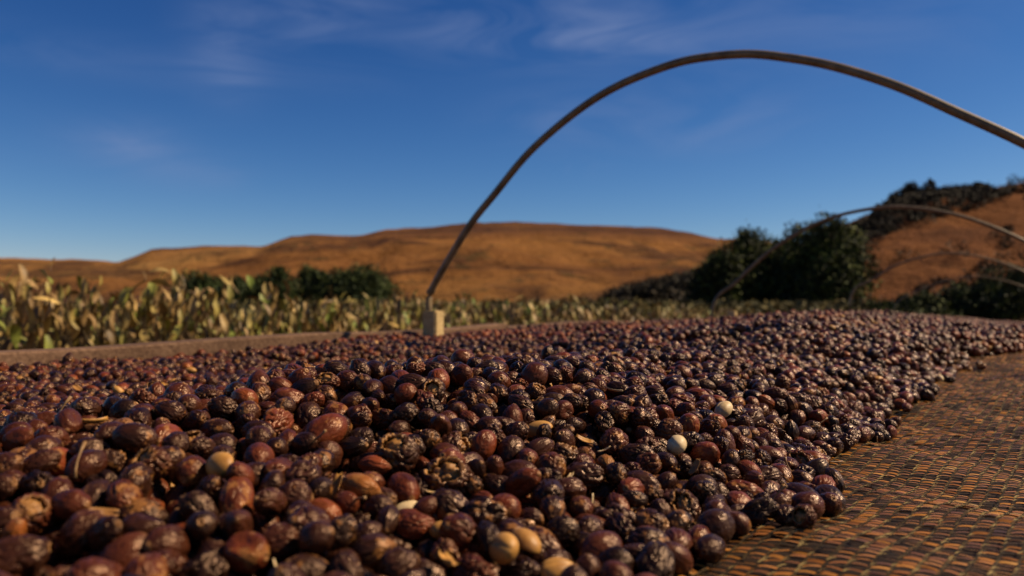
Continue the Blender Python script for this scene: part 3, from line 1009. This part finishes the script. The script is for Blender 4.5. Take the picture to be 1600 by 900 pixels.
def stalk_mesh(seed, L=0.0075, mat=None):
    r = random.Random(seed)
    bm = bmesh.new()
    pts = [Vector((.0, 0, 0))]
    a, b_ = r.uniform(-.4, .4), r.uniform(-.2, .5)
    for k_ in range(1, 5):
        pts.append(pts[-1] + Vector((L / 4, a * L / 4 * k_ * .5, b_ * L / 4 * k_ * .5)))
    tube(bm, pts, [.00075, .0005, .00045, .0005, .0009], 6)
    return from_bm('stalk', bm, [mat or M_stalk], True)
def flake_mesh(seed, mat, wd=.0042, ln=.0068):
    """curled piece of dry husk with thickness"""
    r = random.Random(seed)
    n, m = 7, 6
    V = []
    cur = r.uniform(1.2, 2.6)
    for lay in (0, 1):
        for i_ in range(n):
            for j_ in range(m):
                u = i_ / (n - 1) * 2 - 1; v0 = j_ / (m - 1) * 2 - 1
                k_ = math.sqrt(max(0.02, 1 - u * u * .95))
                a = v0 * cur * .5
                rad = wd * (1 - .10 * lay)
                V.append((u * ln * (1 + .06 * math.sin(v0 * 5 + seed)), math.sin(a) * rad * (.35 + .65 * k_), -math.cos(a) * rad * .8 + (.0012 * u * u) + r.uniform(-.0001, .0001) * (1 - lay)))
    Fc = []
    for i_ in range(n - 1):
        for j_ in range(m - 1):
            q = i_ * m + j_
            Fc.append((q, q + 1, q + m + 1, q + m))
            q += n * m
            Fc.append((q, q + m, q + m + 1, q + 1))
    ring = [(i_ * m) for i_ in range(n)] + [((n - 1) * m + j_) for j_ in range(1, m)] + [(i_ * m + m - 1) for i_ in range(n - 2, -1, -1)] + [j_ for j_ in range(m - 2, 0, -1)]
    for a, b_ in zip(ring, ring[1:] + ring[:1]):
        Fc.append((a, b_, b_ + n * m, a + n * m))
    V = np.array(V); V[:, 2] += wd * .5
    return mesh_from('husk_flake', V, Fc, [mat], True)

# kinds: (kind name, body mesh, [(child name, mesh, location, rotation)])
VAR = []
def addv(kind, body, kids=()):
    VAR.append((kind, body, list(kids)))
sm = [cherry_mesh('smooth', 10 + k_) for k_ in range(4)] + [cherry_mesh('round', 20 + k_) for k_ in range(2)]
for m_ in sm: addv('smooth', m_)
for k_ in range(3): addv('ribbed', cherry_mesh('ribbed', 30 + k_))
for k_ in range(5): addv('wrinkled', cherry_mesh('wrinkled', 40 + k_))
for k_ in range(3): addv('shrivelled', cherry_mesh('shrivelled', 50 + k_))
for k_ in range(2): addv('dented', cherry_mesh('dented', 60 + k_))
for k_ in range(2):
    addv('smooth stalked', sm[k_], [('stalk', stalk_mesh(70 + k_), (LEN * 1.05, 0, 0), (0, 0, 0))])
addv('wrinkled stalked', VAR[10][1], [('stalk', stalk_mesh(73), (LEN * 1.0, 0, 0), (0, 0, 0))])
for k_ in range(3):
    addv('split', split_mesh(80 + k_), [('bean', pulp_mesh(84 + k_), (0.0006, 0.0010, -0.0002), (0.2, 0.1, .2 * k_))])
N_CH = len(VAR)
addv('pale bean', bean_mesh(90, M_bean)); addv('pale bean', bean_mesh(91, M_bean, False))
addv('amber bean', bean_mesh(92, M_amber)); addv('amber bean', bean_mesh(93, M_amber, False))
addv('flake', flake_mesh(94, M_husk)); addv('flake', flake_mesh(95, M_amber, .003, .006)); addv('flake', flake_mesh(96, M_bean, .0022, .006))
addv('twig', stalk_mesh(97, .014))
N_NEAR = len(VAR)
for k_ in range(4): addv('far', cherry_mesh('smooth', 110 + k_, 3, M_skin_far))
addv('far', bean_mesh(120, M_amber, False, 3)); addv('far', bean_mesh(121, M_bean, False, 3))
IDX = {}
for i_, q in enumerate(VAR): IDX.setdefault(q[0], []).append(i_)

pc = bpy.data.collections.new('cherry_shapes')       # source shapes for the pile, not placed in the scene themselves
for i_, (kd, body, kids) in enumerate(VAR):
    if kids:
        bm = bmesh.new(); bm.from_mesh(body)
        mats = list(body.materials)
        for nm, me, loc, rot in kids:
            k0 = len(bm.faces); v0 = len(bm.verts)
            bm.from_mesh(me)
            bm.verts.ensure_lookup_table(); bm.faces.ensure_lookup_table()
            M_ = Matrix.Translation(loc) @ Euler(rot).to_matrix().to_4x4()
            for q in bm.verts[v0:]: q.co = M_ @ q.co
            for q in bm.faces[k0:]: q.material_index = len(mats)
            mats.append(me.materials[0])
        me = bpy.data.meshes.new('cherry_joined'); bm.to_mesh(me); bm.free()
        for m_ in mats: me.materials.append(m_)
    else:
        me = body
    pc.objects.link(bpy.data.objects.new('shape_%02d' % i_, me))

# ------------------------------------------------------------------ the pile
def edge_t(s):
    return np.interp(s, [-1.3, -1.1, -1.0, -.68, -.48, 0], [.985, .992, .998, .994, 1.008, 1.04]) + 0.006 * np.sin(s * 9.3) + 0.30 * sstep(0.12, 0.85, s) + 0.012 * np.sin(s * 23)
def surf(t, s):
    t = np.asarray(t, float); s = np.asarray(s, float)
    base = -0.094 + 0.010 * sstep(0.35, 0.0, t)
    cz = np.interp(s, [-1.7, -1.4, -1.22, -1.08, -0.95, -0.75, -0.45, 0.0, 0.8, 2, 14], [.022, .027, .043, .055, .052, .042, .036, .030, .024, .03, .03])
    tc_ = np.interp(s, [-1.6, -1.2, -1.05, -.9, 0, 2], [.68, .70, .745, .785, .80, .75])
    base = base + 0.020 * sstep(-0.62, -0.05, s) + 0.010 * sstep(-0.55, -0.1, s) * sstep(.4, .1, t)
    sg = np.where(t > tc_, .165, .13 + .1 * sstep(-.7, 0, s))
    z = base + cz * np.exp(-((t - tc_) / sg) ** 2)
    z -= 0.024 * sstep(0.42, 0.05, t) * sstep(-.6, -.1, s) * sstep(3.0, 1.5, s)
    z += sstep(0.6, 2.2, s) * (0.002 + 0.010 * np.exp(-((t - .35) / .25) ** 2))
    lump = (fbm(t * 7 + 3, s * 7 + 9, 21, 3) - .5)
    z += lump * np.where(s > 0.3, .030, .020)
    for tl_, sl_, a_, r1, r2 in ((.66, .50, .014, .22, .30), (.98, 1.05, .016, .20, .40), (.36, .12, .006, .15, .2), (.55, 1.6, .012, .3, .4)):
        z += a_ * np.exp(-((t - tl_) / r1) ** 2 - ((s - sl_) / r2) ** 2)
    z -= .014 * sstep(.9, 1.15, t) * sstep(.6, 1.1, s) + drop(s)
    e = edge_t(s)
    ed = np.clip((e - t) / 0.055, 0, 1)
    nz0 = net_z(t, s)
    return nz0 + (np.maximum(z, nz0 + .010) - nz0) * ed ** 0.6

def relax(p, r, lo, iters=36):
    n = len(p)
    pairs = None
    for it in range(iters):
        if it % 4 == 0:
            cs_ = 0.0170
            c = np.floor(p / cs_).astype(np.int64); c -= c.min(0) - 1
            dm = c.max(0) + 2
            key = (c[:, 0] * dm[1] + c[:, 1]) * dm[2] + c[:, 2]
            od = np.argsort(key, kind='stable'); ks_ = key[od]
            I, J = [], []
            for dx in (0, 1):
                for dy in (-1, 0, 1):
                    for dz in (-1, 0, 1):
                        if (dx, dy, dz) < (0, 0, 0): continue
                        kk = key + (dx * dm[1] + dy) * dm[2] + dz
                        a = np.searchsorted(ks_, kk, 'left'); b_ = np.searchsorted(ks_, kk, 'right')
                        for q in range(int((b_ - a).max()) if n else 0):
                            m_ = a + q < b_
                            ii = np.nonzero(m_)[0]; jj = od[a[m_] + q]
                            if (dx, dy, dz) == (0, 0, 0):
                                k_ = ii < jj; ii = ii[k_]; jj = jj[k_]
                            I.append(ii); J.append(jj)
            I = np.concatenate(I); J = np.concatenate(J)
            k_ = ((p[I] - p[J]) ** 2).sum(1) < .0215 ** 2
            I = I[k_]; J = J[k_]
        dv = p[I] - p[J]
        ln = np.sqrt((dv ** 2).sum(1)) + 1e-9
        ov = np.clip(r[I] + r[J] - ln, 0, None)
        mv = dv / ln[:, None] * (ov * .42)[:, None]
        acc = np.zeros_like(p); cnt = np.zeros(n)
        for ax_ in range(3):
            acc[:, ax_] = np.bincount(I, mv[:, ax_], n) - np.bincount(J, mv[:, ax_], n)
        p = p + acc
        top = surf(p[:, 0], p[:, 1]) - r * .9 + lo
        p[:, 2] = np.minimum(p[:, 2], top)
        fl = np.maximum(net_z(p[:, 0], p[:, 1]) + r * .8, top - .036)
        p[:, 2] = np.maximum(p[:, 2], fl)
        p[:, 2] -= 0.0002 * (it < iters - 6)
        e = edge_t(p[:, 1])
        p[:, 0] = np.clip(p[:, 0], .007, e + .004)
    return p
def frustum(t, s, m=0.0):
    x = O.x + T.x * t + D.x * s; y = O.y + T.y * t + D.y * s
    return x, y, np.abs(x) < (0.637 * y + .05 + m)
# near part, packed by relaxation (bed coordinates t, s, z)
pts = []
pitch = 0.0128
for layer in range(4):
    a = np.arange(0.0, 1.1, pitch); b_ = np.arange(-1.75, 0.35, pitch * .9)
    A, B = np.meshgrid(a, b_)
    A = A.ravel() + rs.normal(size=A.size) * .003; B = B.ravel() + rs.normal(size=B.size) * .003
    k_ = A < edge_t(B) + .002
    A = A[k_]; B = B[k_]
    x_, y_, ok = frustum(A, B, .12)
    k_ = ok & (y_ > .05) & (y_ < 1.25)
    if layer == 3: k_ &= y_ < .9
    A = A[k_]; B = B[k_]
    pts.append(np.stack([A, B, surf(A, B) - .006 - layer * .0108 + rs.normal(size=len(A)) * .0012], 1))
P3 = np.concatenate(pts)
P3 = P3[P3[:, 2] > net_z(P3[:, 0], P3[:, 1]) - .001]
rad = np.clip(rs.normal(.0065, .0008, len(P3)), .0045, .0080)
lo = rs.normal(size=len(P3)) * .0022
P3 = relax(P3, rad, lo)
hole = (surf(P3[:, 0], P3[:, 1]) - P3[:, 2] < .011) & (rs.rand(len(P3)) < .24) & (P3[:, 0] < edge_t(P3[:, 1]) - .03)
P3, rad = P3[~hole], rad[~hole]
# a few strays lying on the bare net
st = np.array([(edge_t(q) + rs.uniform(.006, .02), q, 0) for q in np.concatenate([rs.uniform(-1.2, 0.1, 16)])])
st[:, 2] = net_z(st[:, 0], st[:, 1]) + .005
n_near = len(P3)
P3 = np.concatenate([P3, st]); rad = np.concatenate([rad, np.full(len(st), .0052)])
near_id = np.ones(len(P3), bool)

# farther and off-frame part
def layers(s0, s1, pitch, nl, keepf, scl):
    out_ = []
    for layer in range(nl):
        A, B = np.meshgrid(np.arange(.006, 1.35, pitch), np.arange(s0, s1, pitch * .88))
        A = A + (np.arange(A.shape[0]) % 2)[:, None] * pitch * .5
        A = A.ravel() + rs.normal(size=A.size) * pitch * .2; B = B.ravel() + rs.normal(size=B.size) * pitch * .2
        k_ = (A < edge_t(B)) & (A > .004) & keepf(A, B)
        A = A[k_]; B = B[k_]
        z = surf(A, B) - .005 * scl - layer * .0085 + rs.normal(size=len(A)) * .0034
        k_ = z > net_z(A, B) + .003
        out_.append(np.stack([A, B, z], 1)[k_])
    return np.concatenate(out_)
def outside(A, B):
    x_, y_, ok = frustum(A, B, .12)
    return ~(ok & (y_ > .05) & (y_ < 1.25))
F1 = layers(-1.8, 4.2, .0124, 2, outside, 1)
x_, y_, ok = frustum(F1[:, 0], F1[:, 1], .9)
F1 = F1[ok | (rs.rand(len(F1)) < .5)]
F2 = layers(4.2, 13.8, .017, 1, lambda a, b_: a > -1, 1.5)
allp = np.concatenate([P3, F1, F2])
nn, nf = len(P3), len(F1)
n_all = len(allp)
radA = np.concatenate([rad, np.clip(rs.normal(.0067, .0008, nf), .0045, .0085), np.full(len(F2), .0098)])
idx = np.zeros(n_all, np.int32)
u = rs.rand(n_all)
wts = {'smooth': .30, 'ribbed': .12, 'wrinkled': .31, 'shrivelled': .12, 'dented': .08, 'smooth stalked': .025, 'wrinkled stalked': .015, 'split': .036,
       'pale bean': .001, 'amber bean': .008, 'flake': .042, 'twig': .012}
names = list(wts); cum = np.cumsum([wts[q] for q in names]); cum /= cum[-1]
kind_i = np.searchsorted(cum, u)
for ki, nm in enumerate(names):
    m_ = kind_i == ki
    idx[m_] = rs.choice(IDX[nm], m_.sum())
xw = to_w(allp[:, 0], allp[:, 1], allp[:, 2])
dist = xw[:, 1]
farm = (dist > 1.5) | (np.arange(n_all) >= nn + nf)
fu = rs.rand(n_all)
idx[farm] = N_NEAR + np.minimum((fu[farm] * 4.22).astype(int), 5)
idx[farm & (fu > 4.0 / 4.22) & (fu < 4.15 / 4.22)] = N_NEAR + 4
tintv = np.clip(rs.beta(1.5, 2.4, n_all), 0, 1)
wr = np.isin(idx, IDX['wrinkled'] + IDX['shrivelled'] + IDX['wrinkled stalked'])
tintv[wr] = np.clip(tintv[wr] * .62, 0, 1)
smm = np.isin(idx, IDX['smooth'])
tintv[smm] = np.clip(tintv[smm] * .92, 0, 1)
tintv[farm] = np.clip(tintv[farm] + .06, 0, 1)
rot = np.stack([rs.uniform(0, 6.283, n_all), rs.normal(size=n_all) * .5, rs.uniform(0, 6.283, n_all)], 1)
for nm in ('split', 'flake', 'pale bean', 'amber bean'):
    m_ = np.isin(idx, IDX[nm]); rot[m_, 0] = rs.normal(size=m_.sum()) * .6
scl = np.ones((n_all, 3)) * (radA / .0067)[:, None] * rs.uniform(.92, 1.08, (n_all, 1))
scl[:, 0] *= rs.uniform(.88, 1.22, n_all)
fl_ = np.isin(idx, IDX['flake']); scl[fl_] *= rs.uniform(.45, 1.0, (fl_.sum(), 1))
tw_ = np.isin(idx, IDX['twig']); rot[tw_, 1] = rs.normal(size=tw_.sum()) * .8; scl[tw_] *= rs.uniform(.6, 1.0, (tw_.sum(), 1))
scl[:, 1:] *= rs.uniform(.93, 1.07, (n_all, 2))

# ---- which cherries show largest: coarse visibility count
def project(w_):
    dz = w_[:, 2] - CZ
    return 800 + w_[:, 0] / w_[:, 1] * F, 468 - dz / w_[:, 1] * F
px, py = project(xw)
cand = np.nonzero((dist < .95) & (np.arange(n_all) < nn) & (px > -60) & (px < 1660) & (py < 960))[0]
cand = cand[np.argsort(-dist[cand])]
buf = np.full((450, 800), -1, np.int32)
yy_, xx_ = np.mgrid[0:450, 0:800]
for q in cand:
    rp = radA[q] * 1.1 / dist[q] * F / 2
    cx_, cy_ = px[q] / 2, py[q] / 2
    x0, x1 = max(0, int(cx_ - rp)), min(800, int(cx_ + rp) + 2)
    y0, y1 = max(0, int(cy_ - rp)), min(450, int(cy_ + rp) + 2)
    if x0 >= x1 or y0 >= y1: continue
    sub_ = (xx_[y0:y1, x0:x1] - cx_) ** 2 + (yy_[y0:y1, x0:x1] - cy_) ** 2 < rp * rp
    buf[y0:y1, x0:x1][sub_] = q
cntv = np.bincount(buf[buf >= 0], minlength=n_all)
# cherries and beans one notices in the photograph: put the right kind where it lies
SPEC = [(350, 747, 'amber bean', 0, None, 'round amber bean lying bare left of centre'),
        (643, 807, 'pale bean', 1, None, 'cream coloured bare bean, palest in the lower middle'),
        (773, 862, 'amber bean', 1, None, 'yellow bare bean, left one of the yellow pair near the bottom'),
        (806, 872, 'amber bean', 0, None, 'yellow bare bean, right one of the yellow pair near the bottom'),
        (890, 888, 'amber bean', 1, None, 'yellow bare bean at the bottom edge, right of centre'),
        (1128, 651, 'pale bean', 1, None, 'cream bean on the right slope of the pile, the upper one'),
        (1053, 687, 'pale bean', 1, None, 'cream bean on the right slope, below and left of the other'),
        (944, 627, 'flake', 2, None, 'thin pale curl of husk near the crest'),
        (876, 750, 'flake', 2, None, 'white sliver of husk right of the picture centre'),
        (155, 690, 'flake', 1, None, 'ochre husk curl at the upper left'),
        (687, 885, 'flake', 1, None, 'ochre torn husk at the bottom, left of the yellow beans'),
        (575, 775, 'smooth', 0, .93, 'bright red-brown smooth cherry left of the cream bean'),
        (776, 813, 'smooth', 4, .66, 'large maroon glossy cherry right of the cream bean'),
        (950, 855, 'smooth', 1, .38, 'large dark glossy cherry near the bottom, right of centre'),
        (12, 692, 'smooth', 5, .95, 'red cherry cut by the left edge of the photo'),
        (615, 725, 'split', 0, .25, 'largest split cherry, torn open with ochre inside'),
        (700, 745, 'split', 1, .22, 'split cherry with orange inside, beside the largest split one'),
        (238, 745, 'split', 2, .3, 'dark split cherry with a yellow patch at the left'),
        (510, 600, 'split', 1, .45, 'torn orange-brown cherry on the crest'),
        (1262, 727, 'smooth stalked', 0, .62, 'long red-brown cherry with a stalk at the edge of the net'),
        (1298, 744, 'ribbed', 0, .05, 'blackish cherry lying on the net at the tip of the pile'),
        (1187, 805, 'shrivelled', 0, .05, 'black deeply shrivelled cherry above the lower edge of the pile'),
        (1078, 697, 'shrivelled', 1, .02, 'black glossy raisin-like cherry beside the lower cream bean'),
        (944, 720, 'ribbed', 1, .97, 'tan brown cherry with a seam, right of centre'),
        (812, 665, 'smooth', 2, .5, 'slim upright brown cherry right of the centre'),
        (380, 700, 'smooth', 3, .85, 'warm brown smooth cherry with a light rim, left of centre'),
        (30, 835, 'dented', 0, .9, 'tan brown dented cherry near the lower left corner')]
special = {}
for (sx, sy, kd, vi, tn, lb) in SPEC:
    dd = (px - sx) ** 2 + (py - sy) ** 2 + np.where(cntv > 12, 0, 1e6)
    for q in special: dd[q] = 1e9
    q = int(np.argmin(dd))
    special[q] = lb
    idx[q] = IDX[kd][min(vi, len(IDX[kd]) - 1)]
    if tn is not None: tintv[q] = tn
    xw[q, 2] += .0022 if ('bean' in kd or kd == 'flake') else .0008
    if 'bean' in kd: scl[q] = (1.12, 1.12, 1.12)
    if kd == 'flake': scl[q] = (1.05, 1.05, 1.05)
    if 'bean' in kd: rot[q] = (rs.normal() * .3 + .5, rs.normal() * .25, rs.uniform(0, 6.28))
    if kd == 'flake':
        rot[q] = (.4, rs.normal() * .2, rs.uniform(0, 6.28)); xw[q, 2] += .002
    if kd == 'split': rot[q] = (R(38), 0, rs.uniform(-.5, .5)); xw[q, 2] += .0015
    if 'largest split' in lb: scl[q] *= 1.3
    if 'large ' in lb: scl[q] *= 1.18
    if 'long' in lb: scl[q][0] *= 1.3; rot[q] = (0, 0.05, -.15)
    if 'upright' in lb: rot[q] = (0.2, -1.1, 1.2)
# ordinary pile material there must not repeat the bare beans next to them
rest = [q for q in np.argsort(-cntv) if q not in special and cntv[q] > 0][:max(0, 296 - len(special))]
single = list(special) + [int(q) for q in rest]

COL = [(.12, 'blackish'), (.27, 'dark brown'), (.45, 'purplish brown'), (.63, 'maroon'), (.8, 'reddish brown'), (2, 'warm brown')]
def describe(q):
    kd = VAR[idx[q]][0]
    if kd in ('pale bean', 'amber bean', 'flake', 'twig'):
        base_ = {'pale bean': 'cream bare coffee bean', 'amber bean': 'amber bare coffee bean', 'flake': 'curled dry husk flake', 'twig': 'thin dry stalk'}[kd]
    else:
        c_ = next(b_ for a, b_ in COL if tintv[q] < a)
        k2 = {'smooth stalked': 'smooth stalked', 'wrinkled stalked': 'wrinkled stalked', 'split': 'split-open'}.get(kd, kd)
        base_ = '%s %s cherry' % (c_, k2)
    row = 'at the bottom edge' if py[q] > 820 else 'low in the pile' if py[q] > 740 else 'midway up the pile' if py[q] > 660 else 'near the crest'
    colm = ['far left', 'left', 'left of centre', 'right of centre', 'right', 'beside the net'][int(min(5, max(0, px[q] // 250)))]
    return base_, row + ', ' + colm
groups = {}
for q in single:
    if q not in special: groups.setdefault(describe(q), []).append(q)
labels = {}
for (a, b_), qs in groups.items():
    qs.sort(key=lambda q: px[q])
    n_ = len(qs)
    for k_, q in enumerate(qs):
        pre = '' if n_ == 1 else (('left', 'right')[k_] + ' one of two, ' if n_ == 2 else ('leftmost' if k_ == 0 else 'rightmost' if k_ == n_ - 1 else ordinal(k_) + ' from left') + ' of %s, ' % ['three', 'four', 'five', 'six', 'seven', 'eight', 'nine', 'ten', 'eleven', 'twelve'][min(9, n_ - 3)])
        labels[q] = a + ' ' + pre + b_ if n_ == 1 else a + ', ' + pre + b_
labels.update(special)
for q in single:
    kd, body, kids = VAR[idx[q]]
    nm, ct, gp = ('coffee_cherry', 'coffee cherry', 'dried coffee cherries in the near part of the pile')
    if 'bean' in kd: nm, ct, gp = 'coffee_bean', 'coffee bean', 'bare beans among the cherries'
    if kd == 'flake': nm, ct, gp = 'husk_flake', 'husk', 'loose husks among the cherries'
    if kd == 'twig': nm, ct, gp = 'dry_stalk', 'stalk', 'loose dry stalks among the cherries'
    o = bpy.data.objects.new(nm, body)
    C.objects.link(o)
    o.location = xw[q]; o.rotation_euler = rot[q]; o.scale = scl[q]
    o['tint'] = float(tintv[q])
    tag(o, labels[q], ct, gp)
    for cn, cme, loc, cr_ in kids:
        c_ = bpy.data.objects.new(cn, cme)
        C.objects.link(c_)
        c_.parent = o; c_.location = loc; c_.rotation_euler = cr_

# ---- the rest of the pile: one object, instanced on points, over a dark sheet standing in for the shade below
keep = np.ones(n_all, bool); keep[single] = False
pw = xw[keep]
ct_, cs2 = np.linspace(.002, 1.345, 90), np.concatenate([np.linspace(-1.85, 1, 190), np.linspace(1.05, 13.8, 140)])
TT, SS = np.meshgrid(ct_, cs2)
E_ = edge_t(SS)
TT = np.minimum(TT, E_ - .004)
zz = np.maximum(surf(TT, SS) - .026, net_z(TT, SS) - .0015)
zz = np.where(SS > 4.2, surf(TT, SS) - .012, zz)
cv = to_w(TT, SS, zz).reshape(-1, 3)
i = np.arange(TT.size).reshape(TT.shape)
cf = np.stack([i[:-1, :-1].ravel(), i[:-1, 1:].ravel(), i[1:, 1:].ravel(), i[1:, :-1].ravel()], 1)
npnt = len(pw)
me = mesh_from('cherry_pile', np.concatenate([pw, cv]), cf + npnt, [M_core], True)
tot = npnt + len(cv)
def setattr_(name, typ, data, key='value'):
    a = me.attributes.new(name, typ, 'POINT')
    a.data.foreach_set(key, np.ascontiguousarray(data).ravel())
pad = len(cv)
setattr_('pick', 'BOOLEAN', np.concatenate([np.ones(npnt, bool), np.zeros(pad, bool)]))
setattr_('shape', 'INT', np.concatenate([idx[keep], np.zeros(pad, np.int32)]).astype(np.int32))
setattr_('turn', 'FLOAT_VECTOR', np.concatenate([rot[keep], np.zeros((pad, 3))]).astype(np.float32), 'vector')
setattr_('size', 'FLOAT_VECTOR', np.concatenate([scl[keep], np.ones((pad, 3))]).astype(np.float32), 'vector')
setattr_('tint', 'FLOAT', np.concatenate([tintv[keep], np.zeros(pad)]).astype(np.float32))
pile = obj('cherry_pile', me)
tag(pile, 'deep heap of dark dried coffee cherries spread along the whole drying bed', 'coffee cherries', kind='stuff')
gn = bpy.data.node_groups.new('pile_cherries', 'GeometryNodeTree')
gn.interface.new_socket('Geometry', in_out='INPUT', socket_type='NodeSocketGeometry')
gn.interface.new_socket('Geometry', in_out='OUTPUT', socket_type='NodeSocketGeometry')
gi = gn.nodes.new('NodeGroupInput'); go = gn.nodes.new('NodeGroupOutput')
ci = gn.nodes.new('GeometryNodeCollectionInfo')
ci.inputs['Collection'].default_value = pc
ci.inputs['Separate Children'].default_value = True
ci.inputs['Reset Children'].default_value = True
iop = gn.nodes.new('GeometryNodeInstanceOnPoints')
iop.inputs['Pick Instance'].default_value = True
def named(nm, typ):
    a = gn.nodes.new('GeometryNodeInputNamedAttribute'); a.data_type = typ; a.inputs['Name'].default_value = nm
    return next(o_ for o_ in a.outputs if o_.enabled and o_.name == 'Attribute')
L = gn.links.new
L(gi.outputs[0], iop.inputs['Points']); L(ci.outputs[0], iop.inputs['Instance'])
L(named('pick', 'BOOLEAN'), iop.inputs['Selection'])
L(named('shape', 'INT'), iop.inputs['Instance Index'])
er = gn.nodes.new('FunctionNodeEulerToRotation')
L(named('turn', 'FLOAT_VECTOR'), er.inputs[0]); L(er.outputs[0], iop.inputs['Rotation'])
L(named('size', 'FLOAT_VECTOR'), iop.inputs['Scale'])
jn = gn.nodes.new('GeometryNodeJoinGeometry')
L(gi.outputs[0], jn.inputs[0]); L(iop.outputs[0], jn.inputs[0]); L(jn.outputs[0], go.inputs[0])
md = pile.modifiers.new('cherries', 'NODES'); md.node_group = gn
print('cherries', n_all, 'near', nn, 'single', len(single))
